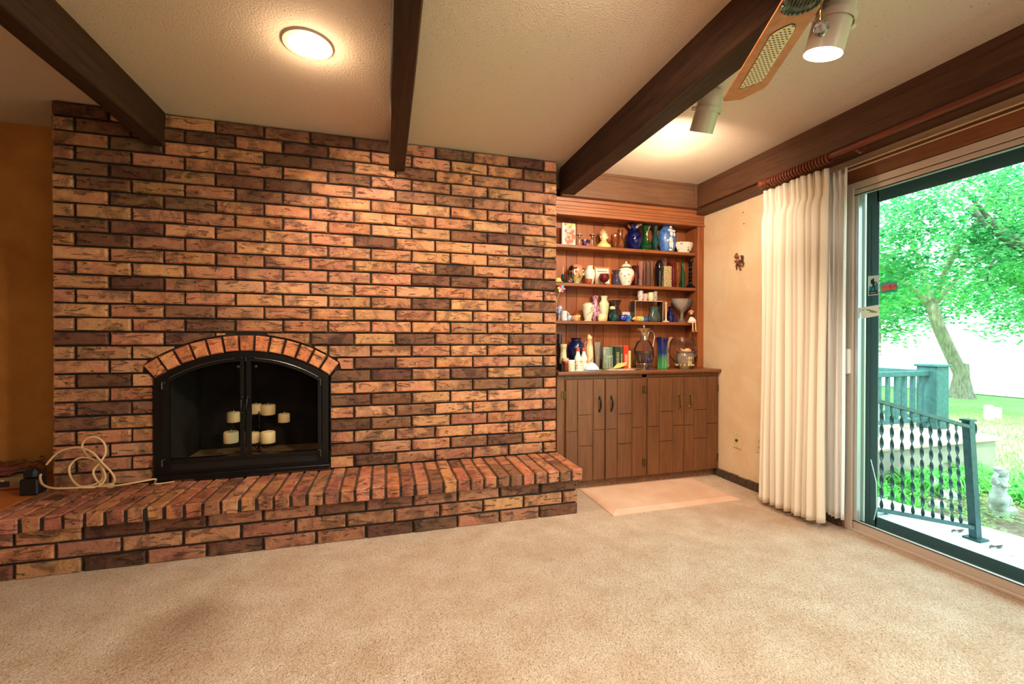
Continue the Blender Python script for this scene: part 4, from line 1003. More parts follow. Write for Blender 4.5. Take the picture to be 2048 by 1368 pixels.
def bust():
    x, y, z, R, H = place(1207, 27, 459, Z1, 3.145)
    t = thing('head_figurine', 'cream and yellow ceramic head figurine on a round base, top shelf', 'figurine', (x, y, z))
    skin = glaze('figurine_cream', S(236,206,150), S(222,150,100), 40, .6, .68)
    lat(MB(), [(0,0),(.95,0),(1,.04),(.98,.16),(.6,.26),(.5,.34),(0,.36)], x, y, z, R, H, 24, ry=.8).build('base', glaze('yellow_glaze', S(232,204,120)), t, smooth=True)
    mb = MB(); mb.ell((x, y, z+H*.60), (R*.52, R*.52, H*.30), 18, 12).ell((x+R*.42, y-R*.25, z+H*.56), (R*.13, R*.13, H*.06), 8, 6).ell((x-R*.48, y, z+H*.58), (R*.1, R*.14, H*.08), 8, 6)
    lat(mb, [(0,0),(.35,0),(.3,.1),(0,.1)], x, y, z+H*.30, R, H, 14); mb.build('head', skin, t, smooth=True)
    mb = MB(); mb.ell((x-R*.06, y+R*.06, z+H*.74), (R*.54, R*.54, H*.22), 16, 10).ell((x-R*.1, y, z+H*.95), (R*.18, R*.18, H*.06), 10, 6); mb.build('hair', glaze('figurine_hair', S(220,190,130), S(170,110,60), 60), t, smooth=True)
    mb = MB().ell((x+R*.14, y-R*.48, z+H*.64), (R*.08, R*.05, H*.025), 8, 5).ell((x+R*.38, y-R*.36, z+H*.64), (R*.06, R*.05, H*.025), 8, 5).ell((x+R*.27, y-R*.47, z+H*.44), (R*.13, R*.05, H*.018), 8, 5); mb.build('painted_face', plain('face_brown', S(110,50,34), .4), t, smooth=True)
bust()
simple('amber_cup', 'small amber glass cup beside the cream head figurine', 'glass', amber, CUP, 1229, 13, 470, Z1, 3.12)
simple('amber_vase', 'amber glass vase with tall open neck on the top shelf', 'vase', amber, [(0,0),(.6,0),(.9,.12),(1,.32),(.9,.48),(.5,.60),(.46,.7),(.62,1),(.56,1),(.4,.7)], 1240, 17, 460, Z1, 3.16)
def ruffle(t, x, y, z, R, H):
    mb = MB(); n = 40; vs = []; 
    for j, (r, q) in enumerate(((.45,.84),(.62,.93),(.86,.99))):
        for i in range(n):
            a = 2*PI*i/n; rr_ = R*r*(1+.10*j*math.sin(6*a)); vs.append((x+rr_*math.cos(a), y+rr_*.8*math.sin(a), z+H*(q+.02*j*math.sin(6*a+1))))
    mb.add(vs, [(j*n+i, j*n+(i+1) % n, (j+1)*n+(i+1) % n, (j+1)*n+i) for j in range(2) for i in range(n)]); mb.build('ruffled_rim', cobalt, t, smooth=True)
simple('blue_ruffled_vase', 'large cobalt blue glass vase with ruffled rim, centre of the top shelf', 'vase', cobalt, [(0,0),(.6,0),(.72,.06),(.95,.28),(1,.46),(.9,.62),(.6,.76),(.45,.84)], 1267, 30, 450, Z1, 3.16, extra=ruffle)
def goldfeet(t, x, y, z, R, H):
    g = plain('gilt_trim', S(206,160,80), .25, .8); mb = MB()
    for i in range(8):
        a = 2*PI*i/8; mb.ell((x+R*.75*math.cos(a), y+R*.6*math.sin(a), z+.010), (.007, .007, .010), 8, 6)
    mb.ell((x, y-R*.5, z+H*.42), (.007, .004, .03), 8, 8).ell((x, y-R*.45, z+H*.7), (.008, .004, .03), 8, 8); o = mb.build('gilt_ornament', g, t, smooth=True); o['kind'] = 'stuff'
simple('green_gilt_vase', 'dark green glass vase with gold ornament and gold feet, top shelf', 'vase', greeng, [(0,.02),(.7,.02),(.9,.10),(1,.20),(.7,.32),(.45,.5),(.42,.7),(.6,.95),(.9,1),(.8,1),(.38,.7)], 1291, 22, 453, Z1, 3.15, extra=goldfeet)
simple('teal_bud_vase', 'slim teal glass bud vase left of the blue figure vase', 'vase', teal, SLIM, 1310, 14, 453, Z1, 3.15)
def figure_relief(t, x, y, z, R, H):
    mb = MB(); yy = lambda r: y-min(R, .06)*r
    for a, b, rx, rz in ((0,.86,.16,.05),(-.12,.74,.3,.055),(.3,.72,.22,.04),(.02,.62,.2,.10),(-.05,.42,.24,.10),(-.12,.25,.14,.14),(.12,.24,.12,.15),(.38,.6,.12,.08),(-.38,.38,.14,.05),(0,.06,.24,.04)):
        d = math.sqrt(max(.05, 1-(a*a)))*(1 if .1 < b < .75 else .82); mb.ell((x+R*a, yy(d*.93), z+H*b), (R*rx, .006, H*rz), 10, 6)
    mb.build('white_relief', glaze('relief_white', S(232,222,206)), t, smooth=True)
simple('blue_figure_vase', 'blue vase with a raised white dancing figure on the top shelf', 'vase', glaze('jasper_blue', S(52,92,160), S(84,128,190), 40, .4, .6, .4), [(0,0),(.62,0),(.68,.03),(.9,.22),(1,.45),(.98,.62),(.8,.80),(.55,.88),(.52,.93),(.62,1),(.5,.99)], 1334, 33, 449, Z1, 3.15, extra=figure_relief, maxr=.058)
simple('patterned_bowl', 'cream bowl with blue printed squares at the right end of the top shelf', 'bowl', glaze('bowl_print', S(236,224,204), S(70,66,104), 34, .60, .62), [(0,0),(.62,0),(.66,.1),(.9,.6),(1,1),(.94,1),(.84,.6),(.5,.15),(0,.12)], 1368, 36, 486, Z1, 3.15, n=8, maxr=.052)
# --- second shelf
def hat():
    p = atY(1120, 562, 3.09)
    t = thing('straw_hat', 'small pale yellow cloth hat at the left end of the second shelf', 'hat', (p.x, 3.12, Z2))
    mb = MB().lathe([(0,.036),(.012,.035),(.022,.026),(.026,.006),(.036,.0),(.037,.003),(.026,.010)], p.x, 3.125, Z2+.003, 24); mb.build('crown', plain('hat_yellow', S(232,206,130), .8), t, smooth=True)
hat()
def pinwheel():
    c = atY(1122, 577, 3.06)
    t = thing('pinwheel', 'multicoloured toy pinwheel hanging below the left end of the second shelf', 'toy', tuple(c))
    cs = [(214,60,70),(240,200,80),(240,236,226),(226,110,50),(176,130,210),(90,190,220)]
    for i, k in enumerate(cs):
        a = 2*PI*i/6+2.0; r = .034
        o = MB(); q = [Vector((0,0,0)), Vector((r*.7*math.cos(a-.5), -.004, r*.7*math.sin(a-.5))), Vector((r*math.cos(a), -.010, r*math.sin(a))), Vector((r*.75*math.cos(a+.4), -.002, r*.75*math.sin(a+.4)))]
        o.add([c+v for v in q]+[c+v+Vector((0,.001,0)) for v in q], [(0,1,2,3),(7,6,5,4),(0,4,5,1),(1,5,6,2),(2,6,7,3),(3,7,4,0)]).build('blade', plain('pin_%d' % i, S(*k), .4), t)
    e = atY(1112.5, 604, 3.06); MB().tube([c+Vector((0,.003,0)), e], .0014, 6).build('stick', plain('pin_stick', S(200,196,120), .5), t)
    MB().ell(c+Vector((0,-.008,0)), (.004,.003,.004), 8, 6).build('hub', white, t)
pinwheel()
def incense():
    x, y, z, R, H = place(1126, 4, 533, Z2, 3.18); t = thing('thin_rod', 'thin upright pale rod in a small black stand, second shelf left', 'rod', (x, y, z))
    MB().tube([(x, y, z+.003), (x+.002, y, z+H)], .0025, 8).build('rod', plain('rod_pale', S(214,190,160), .4), t); MB().bbox(x-.012, x+.010, y-.010, y+.010, z, z+H*.55, .003).build('stand', M['black'], t)
incense()
def shellglass(t, x, y, z, R, H):
    mb = MB(); rr = random.Random(4)
    for i in range(12): mb.ell((x+rr.uniform(-.5,.5)*R, y+rr.uniform(-.4,.4)*R, z+.006+rr.uniform(0,.5)*H), (.006,.005,.004), 8, 5)
    mb.build('shells', glaze('shell_tan', S(226,184,130)), t, smooth=True)
simple('shell_glass', 'short clear glass filled with tan shells on the second shelf', 'glass', clear, CYL, 1140, 13, 550, Z2, 3.12, extra=shellglass)
def face_vase():
    x, y, z, R, H = place(1153, 29, 528, Z2, 3.15); R2 = min(R, .05)
    t = thing('face_vase', 'round vase painted as a laughing face with dark hair, second shelf', 'vase', (x, y, z))
    skin, tt, bb_ = base('face_glaze', S(232,180,130), .25, coat=.3)
    sp = N(tt, 'ShaderNodeSeparateXYZ'); tt.links.new(N(tt, 'ShaderNodeTexCoord').outputs['Object'], sp.inputs[0])
    tt.links.new(ramp(tt, sp.outputs[2], [(0, S(186,190,160)), (H*.3, S(196,160,90)), (H*.55, S(206,136,92)), (min(.99, H), S(214,130,104))]), bb_.inputs['Base Color'])
    mb = MB(); lat(mb, [(0,0),(.38,0),(.36,.08),(.5,.14),(.72,.3),(.96,.5),(1,.66),(.9,.82),(.6,.95),(.3,1),(0,1)], x, y, z, R, H, 24, ry=R2/R).build('body', skin, t, smooth=True)
    MB().ell((x-R*.62, y+.002, z+H*.72), (R*.42, R2*.8, H*.20), 14, 9).ell((x-R*.75, y-R2*.3, z+H*.5), (R*.22, R2*.3, H*.16), 10, 7).build('hair', plain('hair_black', S(34,20,18), .3), t, smooth=True)
    mb = MB().ell((x-R*.50, y-R2*.84, z+H*.55), (R*.20, R2*.16, H*.15), 10, 7).ell((x+R*.64, y-R2*.74, z+H*.54), (R*.17, R2*.16, H*.15), 10, 7); mb.build('eye_white', white, t, smooth=True)
    mb = MB().ell((x-R*.46, y-R2*1.0, z+H*.57), (R*.09, R2*.06, H*.08), 8, 6).ell((x+R*.62, y-R2*.90, z+H*.56), (R*.08, R2*.06, H*.08), 8, 6).ell((x-R*.45, y-R2*.88, z+H*.76), (R*.28, R2*.1, H*.035), 8, 5).ell((x+R*.58, y-R2*.80, z+H*.74), (R*.22, R2*.1, H*.035), 8, 5).ell((x+R*.1, y-R2*.86, z+H*.32), (R*.26, R2*.06, H*.015), 8, 5); mb.build('painted_features', plain('face_paint', S(60,30,24), .3), t, smooth=True)
    MB().ell((x+R*.12, y-R2*.98, z+H*.46), (R*.14, R2*.12, H*.09), 10, 7).build('nose', skin, t, smooth=True)
face_vase()
simple('white_vase', 'plain white vase with short neck beside the framed picture', 'vase', glaze('white_sprig', S(228,226,208), S(200,196,176), 12, .6, .64), [(0,0),(.62,0),(.66,.03),(.85,.3),(1,.58),(.92,.74),(.6,.86),(.55,.92),(.66,1),(.56,1),(.5,.9)], 1179, 20, 532, Z2, 3.17)
simple('clay_dish', 'small reddish clay dish standing before the white vase', 'dish', glaze('clay_red', S(160,74,40)), CUP, 1176, 15, 558.5, Z2, 3.115)
def frame():
    y = 3.165; a = atY(1190, 530, y); b = atY(1223, 568, y)
    x0, x1 = atY(1190, 560, y).x, atY(1222, 560, y).x; H = .150; z = Z2
    t = thing('framed_picture', 'orange wooden frame with a small certificate-like picture on the second shelf', 'picture frame', ((x0+x1)/2, y, z))
    q = Matrix.Rotation(-.14, 3, 'X'); ab = Vector(((x0+x1)/2, y+.018, z))
    def BB(mb, a0, a1, b0, b1, c0, c1):
        return mb.box(a0, a1, b0, b1, c0, c1, rot=Matrix.Rotation(-.14, 3, 'X'), about=ab)
    w_ = .012; y0 = y-.004
    fm = MB()
    for (a0, a1, c0, c1) in ((x0, x1, z, z+w_), (x0, x1, z+H-w_, z+H), (x0, x0+w_, z+w_, z+H-w_), (x1-w_, x1, z+w_, z+H-w_)): BB(fm, a0, a1, y0, y0+.010, c0, c1)
    fm.build('frame', glaze('frame_orange', S(214,126,54), S(190,100,40), 30, .4, .6, .35), t)
    BB(MB(), x0+w_, x1-w_, y0+.004, y0+.007, z+w_, z+H-w_).build('mat_board', white, t)
    BB(MB(), x0+w_+.012, x1-w_-.012, y0+.002, y0+.0045, z+.030, z+H-w_-.016).build('picture', glaze('picture_pale', S(214,214,198), S(170,160,140), 30, .55, .6, .5), t)
    BB(MB(), x0+w_+.016, x1-w_-.016, y0+.001, y0+.0035, z+H*.72, z+H*.76).build('picture_banner', plain('banner_grey', S(120,120,116), .5), t)
frame()
def stem(t, x, y, z, R, H): pass
simple('red_goblet', 'red glass bowl goblet in front of the orange picture frame', 'glass', redg, [(0,0),(.5,0),(.45,.03),(.1,.10),(.12,.18),(.6,.28),(.95,.5),(1,.7),(.85,1),(.8,1),(.9,.7),(.5,.32),(0,.26)], 1208, 19, 548, Z2, 3.112)
simple('violet_vase', 'violet glass vase with pinched waist and flared rim, second shelf', 'vase', purp, [(0,0),(.8,0),(.9,.06),(1,.25),(.75,.45),(.4,.66),(.36,.74),(.7,.92),(.95,1),(.88,1),(.3,.74)], 1232, 17, 541, Z2, 3.15)
def jarlid(t, x, y, z, R, H):
    lat(MB(), [(.62,.74),(.66,.76),(.6,.80),(.42,.88),(.2,.91),(.1,.93),(.14,.97),(.1,1),(0,1)], x, y, z, R, H, 24, ry=.9).build('lid', glaze('jar_lid', S(232,216,190), S(180,120,90), 50, .62, .66), t, smooth=True)
    lat(MB(), [(.66,.735),(.68,.75),(.66,.765)], x, y, z, R, H, 24, ry=.9, cap=False).build('rim_line', plain('rim_brown', S(84,58,50), .3), t, smooth=True)
    MB().ell((x+R*.45, y-R*.78, z+H*.30), (R*.12, R*.1, H*.16), 8, 6, rot=Matrix.Rotation(.4, 3, 'Y')).build('red_feather', plain('feather_red', S(196,70,30), .3), t, smooth=True)
simple('ginger_jar', 'lidded white ginger jar painted with flowers and a red feather', 'jar', glaze('ginger_print', S(232,224,204), S(150,120,110), 48, .60, .64), [(0,0),(.55,0),(.58,.04),(.8,.2),(1,.45),(1,.56),(.85,.68),(.6,.74)], 1252, 30, 523, Z2, 3.155, extra=jarlid, maxr=.05)
simple('ruby_tumbler', 'dark red glass tumbler right of the ginger jar', 'glass', darkred, CUP, 1270, 12, 532, Z2, 3.15)
simple('pink_flute', 'tall pale pink glass vase beside the row of clear glasses', 'vase', pinkg, FLUTE, 1281, 13, 524, Z2, 3.13)
for i, (px, w_, tp, lb) in enumerate(((1289,8,526,'tall clear bud glass just right of the pink vase'), (1296,9,524,'clear glass second right of the pink vase, faceted base'), (1303,9,522,'clear cut glass vase nearest the black bottle'))):
    simple('clear_glass', lb, 'glass', clear, FLUTE if i != 1 else CYL, px, w_, tp, Z2, 3.14-.01*i, 16, 'clear glasses on the second shelf')
simple('black_bottle_vase', 'shiny black bottle-shaped vase in the row of glasses', 'vase', blackg, [(0,0),(.6,0),(.62,.03),(.75,.2),(1,.7),(.96,.84),(.6,.95),(.3,1),(.2,1)], 1318, 15, 521, Z2, 3.15)
simple('clear_trumpet', 'tall clear trumpet glass behind the gold textured vase', 'glass', clear, FLUTE, 1329, 12, 518, Z2, 3.19, 16)
def goldvase():
    x, y, z, R, H = place(1333, 17, 533, Z2, 3.135)
    t = thing('gold_vase', 'square gold textured vase on the second shelf', 'vase', (x, y, z))
    gm, tt, b_ = base('gold_texture', S(204,176,120), .35, .3); v_ = coords(tt); nn = noise(tt, v_, 160, 2)
    tt.links.new(ramp(tt, nn, [(.4, S(120,92,50)), (.58, S(228,206,156))]), b_.inputs['Base Color']); bump(tt, b_, nn, .8, .004)
    R3 = .026
    MB().bbox(x-R, x+R, y-R3, y+R3, z, z+H, .003).build('body', gm, t)
goldvase()
simple('red_tulip_glass', 'dark red glass rising behind the gold textured vase', 'glass', redg, CUP, 1342, 11, 525, Z2, 3.185)
def rednose(t, x, y, z, R, H): pass
simple('red_sparkle_glass', 'narrow red sparkling glass right of the gold vase', 'glass', redg, CYL, 1345, 9, 528, Z2, 3.12, 16)
simple('orange_vase', 'orange amber glass vase between the red glass and green bottle', 'vase', amber, [(0,0),(.5,0),(.3,.06),(.3,.12),(.8,.25),(1,.6),(.95,.9),(.8,1),(.74,1)], 1355, 13, 526, Z2, 3.15)
simple('green_bottle', 'slim bright green glass bottle near the shelf end', 'bottle', greeng, [(0,0),(.6,0),(.62,.05),(.7,.15),(1,.4),(.9,.6),(.4,.75),(.35,.95),(.4,1),(.3,1)], 1365, 9, 525, Z2, 3.14)
def twist():
    x, y, z, R, H = place(1381, 22, 521, Z2, 3.16)
    t = thing('twisted_candlestick', 'black twisted candlestick at the right end of the second shelf', 'candlestick', (x, y, z)); mb = MB()
    lat(mb, [(0,0),(1,0),(.95,.04),(.5,.12),(.3,.18),(0,.18)], x, y, z, R, H, 24)
    for ph in (0, PI): mb.tube([(x+.009*math.cos(ph+k*.55), y+.009*math.sin(ph+k*.55), z+H*(.15+.025*k)) for k in range(31)], .009, 8)
    lat(mb, [(0,.9),(.42,.9),(.5,.97),(.5,1),(.3,1),(0,.95)], x, y, z, R, H, 16); mb.build('body', blackg, t, smooth=True)
twist()
# --- third shelf
def h2(name_mat, r=.0035):
    def f(t, x, y, z, R, H):
        for s_ in (-1, 1): MB().tube(smooth_path([Vector((x+s_*R*.55, y, z+H*.86)), Vector((x+s_*R*1.0, y, z+H*.80)), Vector((x+s_*R*.95, y, z+H*.62)), Vector((x+s_*R*.6, y, z+H*.58))], 5), r, 6).build('handle', name_mat, t, smooth=True)
    return f
blueish = glaze('blue_white_glaze', S(206,214,226), S(116,136,176), 40, .46, .56)
simple('blue_handled_vase', 'pale blue two-handled vase at the left end of the third shelf', 'vase', blueish, [(0,0),(.6,0),(.45,.06),(.35,.2),(.5,.4),(.45,.48),(.7,.6),(.8,.72),(.6,.85),(.75,1),(.66,1)], 1119, 13, 611, Z3, 3.16, extra=h2(blueish, .003))
def mugh(mt):
    def f(t, x, y, z, R, H): MB().tube(smooth_path([Vector((x+R*.9, y-.004, z+H*.82)), Vector((x+R*1.45, y-.004, z+H*.75)), Vector((x+R*1.4, y-.004, z+H*.35)), Vector((x+R*.9, y-.004, z+H*.25))], 5), .0035, 6).build('handle', mt, t, smooth=True)
    return f
wb = glaze('white_blue_dots', S(228,226,226), S(90,100,150), 60, .66, .68)
simple('small_pitcher', 'small white mug with blue marks, second from left on the third shelf', 'mug', wb, [(0,0),(.85,0),(.9,.04),(.95,.5),(.85,.85),(.95,1),(.86,1),(.8,.8)], 1128, 13, 622, Z3, 3.13, extra=mugh(wb))
simple('blue_creamer', 'tiny blue and white creamer beside the honey pot', 'creamer', blueish, CUP, 1138, 10, 631, Z3, 3.115, extra=mugh(blueish))
def honeylid(t, x, y, z, R, H):
    lat(MB(), [(.96,.52),(1,.55),(.85,.72),(.4,.82),(.12,.84),(.1,.88),(.24,.93),(.2,.99),(0,1)], x, y, z, R, H, 20).build('lid', glaze('honey_brown', S(140,60,30)), t, smooth=True)
    MB().ell((x+R*.5, y-R*.8, z+H*.45), (R*.3, R*.15, H*.10), 8, 6).build('flower_relief', cream, t, smooth=True)
simple('honey_pot', 'small yellow pot with round brown lid on the third shelf', 'pot', glaze('honey_yellow', S(222,176,96), S(200,140,70), 20), [(0,0),(.9,0),(1,.05),(1,.4),(.95,.53)], 1152, 16, 621, Z3, 3.13, extra=honeylid)
def branch(t, x, y, z, R, H):
    mb = MB()
    def on(u, v): return Vector((x+R*u, y-min(R,.05)*math.sqrt(max(.02, 1-u*u))*(.78+.2*v)-.001, z+H*v))
    mb.tube([on(-.6,.32), on(-.2,.42), on(.2,.52), on(.6,.66)], .001, 5).tube([on(.1,.5), on(.05,.66), on(.3,.72)], .001, 5)
    for u, v in ((.1,.66),(.3,.74),(.4,.62),(-.1,.46)): mb.ell(on(u, v), (.004,.002,.004), 7, 5)
    mb.build('painted_branch', plain('branch_mauve', S(160,110,110), .4), t, smooth=True)
simple('cream_branch_vase', 'cream tapered vase painted with a thin flowering branch, third shelf', 'vase', glaze('celadon_cream', S(226,220,190), S(214,200,164), 8), [(0,0),(.66,0),(.64,.03),(.55,.06),(.75,.3),(.95,.7),(1,.88),(.8,.92),(.6,.94),(.74,1),(.66,1)], 1176, 23, 606, Z3, 3.12, extra=branch, maxr=.042)
simple('floral_vase', 'tall pink floral patterned vase behind the cream branch vase', 'vase', glaze('floral_pink', S(206,160,186), S(150,60,80), 55, .48, .54), NECK, 1190, 20, 592, Z3, 3.185, maxr=.035)
simple('celadon_vase', 'tall pale green vase with square shoulders, third shelf', 'vase', glaze('celadon', S(206,212,168), S(196,204,158), 6), [(0,0),(.6,0),(.62,.03),(.8,.3),(.97,.62),(1,.70),(.66,.80),(.56,.86),(.6,.94),(.72,1),(.64,1),(.5,.86)], 1208, 20, 592, Z3, 3.185, n=24, maxr=.033)
simple('cream_cup', 'low round cream cup standing before the pale green vase', 'cup', glaze('cup_cream', S(236,214,164), S(230,180,120), 10), [(0,0),(.85,0),(.98,.15),(1,.4),(.92,.85),(.94,1),(.86,1)], 1205, 18, 628, Z3, 3.113, maxr=.030)
simple('brown_vase', 'dark brown glossy vase with wide flared mouth, third shelf', 'vase', glaze('brown_black', S(44,24,20), S(70,36,28), 10), [(0,0),(.7,0),(.75,.03),(1,.25),(.96,.42),(.65,.6),(.55,.7),(.7,.9),(.95,1),(.88,1),(.5,.7)], 1230, 26, 601, Z3, 3.175, maxr=.045)
def stopper(t, x, y, z, R, H):
    MB().ell((x-R*.35, y, z+H*.90), (R*.6, R*.5, H*.13), 12, 8).ell((x-R*.1, y-.004, z+H*.85), (R*.3, R*.3, H*.09), 10, 6).build('flower_stopper', cream, t, smooth=True)
simple('teal_perfume_bottle', 'small round teal glass bottle with a cream flower stopper', 'bottle', teal, [(0,0),(.6,0),(.9,.12),(1,.27),(.9,.42),(.5,.54),(.3,.60),(.35,.76),(.5,.80)], 1228, 17, 613, Z3, 3.113, extra=stopper)
def fish(name, label, px0, px1, top, zb, mats, y=3.125):
    x, y, z, R, H = place((px0+px1)/2, px1-px0, top, zb, y)
    t = thing(name, label, 'glass figurine', (x, y, z))
    nseg = len(mats)
    for i, mt in enumerate(mats):
        u0, u1 = -1+2*i/nseg, -1+2*(i+1)/nseg; prof = []; M_ = 8
        for k in range(M_+1):
            u = u0+(u1-u0)*k/M_; r = math.sqrt(max(0, 1-min(1, abs(u)*.97)**2.2))
            if u > .72: r = max(r, .35+.9*(u-.72))
            prof.append((u, r))
        vs = []; F = []; n = 14
        for u, r in prof:
            for q in range(n):
                a = 2*PI*q/n; vs.append((x+R*u, y+.020*r*math.cos(a), z+H*.5+H*.5*r*math.sin(a)))
        for j in range(len(prof)-1):
            for q in range(n): F.append((j*n+q, j*n+(q+1) % n, (j+1)*n+(q+1) % n, (j+1)*n+q))
        F.append(tuple(range(n))); F.append(tuple(range((len(prof)-1)*n, len(prof)*n)))
        MB().add(vs, F).build(['body', 'middle', 'tail'][min(i, 2)], mt, t, smooth=True)
fish('blue_glass_shell', 'blue and turquoise swirled glass figurine, rounded like a shell', 1241, 1262, 629, Z3, [glaze('swirl_navy', S(24,24,120), S(80,110,220), 50), glaze('swirl_turq', S(20,90,160), S(70,200,210), 50)])
fish('mosaic_fish', 'orange spotted glass fish with a blue tail on the third shelf', 1265, 1295.5, 632.5, Z3, [glaze('fish_orange', S(238,130,40), S(250,220,150), 70, .5, .56), glaze('fish_green', S(170,200,120), S(236,200,110), 50), glaze('fish_blue', S(20,80,170), S(50,130,210), 40)], 3.115)
x, y, z, R, H = place(1256, 22, 624, Z3, 3.19)
tag(MB().box(x-R, x+R, y-.002, y+.002, z, z+H, rot=Matrix.Rotation(-.1, 3, 'X')).build('card', glaze('card_pink', S(236,206,200), S(190,120,120), 30, .6, .66, .6), loc=(x, y, z)), 'pale pink card leaning on the back behind the blue glass figurine', 'card')
def stand():
    y0, y1 = 3.115, 3.20; x0, x1 = atY(1270, 600, y0).x, atY(1326, 600, y0).x; z1 = Z3+.172
    t = thing('acrylic_stand', 'clear acrylic display riser carrying four small cups, third shelf', 'stand', ((x0+x1)/2, y1, Z3))
    ac = glassy('acrylic', (.95,.94,.92,1), .05)
    MB().box(x0, x1, y0, y1, z1-.004, z1).build('top', ac, t); MB().box(x0, x0+.003, y0, y1, Z3, z1-.004).build('side', ac, t); MB().box(x1-.003, x1, y0, y1, Z3, z1-.004).build('side', ac, t)
    ed = MB()
    for xx_ in (x0, x1-.003): ed.box(xx_, xx_+.003, y0-.001, y0, Z3, z1)
    ed.box(x0, x1, y0-.001, y0, z1-.004, z1); ed.build('polished_edge', plain('edge_bright', S(214,190,166), .3), t)
    return z1
zs_ = stand()
simple('small_beaker', 'white beaker with dark print, leftmost on the clear acrylic riser', 'cup', glaze('print_cup', S(222,206,200), S(120,100,110), 50, .6, .64), CUP, 1280.5, 10, 581.5, zs_, 3.15)
simple('tiny_dish', 'tiny pinkish dish with green rim on the clear acrylic riser', 'dish', glaze('dish_pink', S(220,180,164), S(120,130,100), 50, .6, .66), CUP, 1290, 9, 587.5, zs_, 3.145)
simple('tiny_cream_pot', 'round cream pot, third on the clear acrylic riser', 'pot', cream, [(0,0),(.6,0),(.9,.2),(1,.5),(.95,.85),(.8,1),(.7,1)], 1301, 11, 585, zs_, 3.15)
simple('tiny_tumbler', 'small grey printed glass tumbler, rightmost on the acrylic riser', 'glass', glaze('tumbler_grey', S(190,176,170), S(90,80,90), 60, .56, .62), CYL, 1310, 8, 582.5, zs_, 3.15)
def pitcherh(t, x, y, z, R, H):
    MB().tube(smooth_path([Vector((x+R*.55, y, z+H*.92)), Vector((x+R*.95, y, z+H*.98)), Vector((x+R*1.08, y, z+H*.72)), Vector((x+R*.75, y, z+H*.5))], 6), .005, 8).build('handle', aqua, t, smooth=True)
simple('aqua_pitcher', 'greenish clear glass pitcher under the acrylic riser', 'pitcher', aqua, [(0,0),(.75,0),(.85,.04),(1,.25),(.92,.5),(.62,.74),(.6,.84),(.72,1),(.66,1),(.54,.8)], 1309, 25, 614, Z3, 3.15, extra=pitcherh, maxr=.038)
simple('cream_candlestick', 'thin tall cream candlestick on the third shelf', 'candlestick', glaze('stick_cream', S(230,190,140)), [(0,0),(1,0),(.95,.04),(.3,.09),(.28,.12),(.22,.14),(.24,.9),(.32,.91),(.28,1),(.0,1)], 1332, 12, 604, Z3, 3.115, 16)
simple('blue_teardrop', 'cobalt blue glass teardrop decanter on the third shelf', 'decanter', cobalt, [(0,0),(.9,0),(1,.12),(.9,.35),(.6,.6),(.35,.8),(.5,.92),(.3,1),(0,1)], 1341, 17, 613, Z3, 3.17)
simple('violet_glass_drop', 'small violet glass piece at the foot of the blue teardrop', 'glass figurine', G('deep_violet', (.16,.06,.42,1), .5), [(0,0),(1,0),(.9,.3),(.4,.8),(0,1)], 1350, 11, 628, Z3, 3.13, 10)
cg, tt, b_ = base('cut_crystal', S(200,180,150), .1); 
cutc = glassy('cut_crystal_glass', (1,.95,.88,1), .22, .10, fres=.3)
simple('crystal_compote', 'cut crystal footed bowl on the third shelf by the doll', 'bowl', cutc, [(0,0),(.42,0),(.44,.04),(.2,.10),(.14,.20),(.14,.38),(.2,.44),(.42,.52),(.8,.72),(.96,.9),(1,1),(.95,1),(.76,.74),(.38,.55),(0,.46)], 1364, 42, 598, Z3, 3.15, 14, maxr=.052)
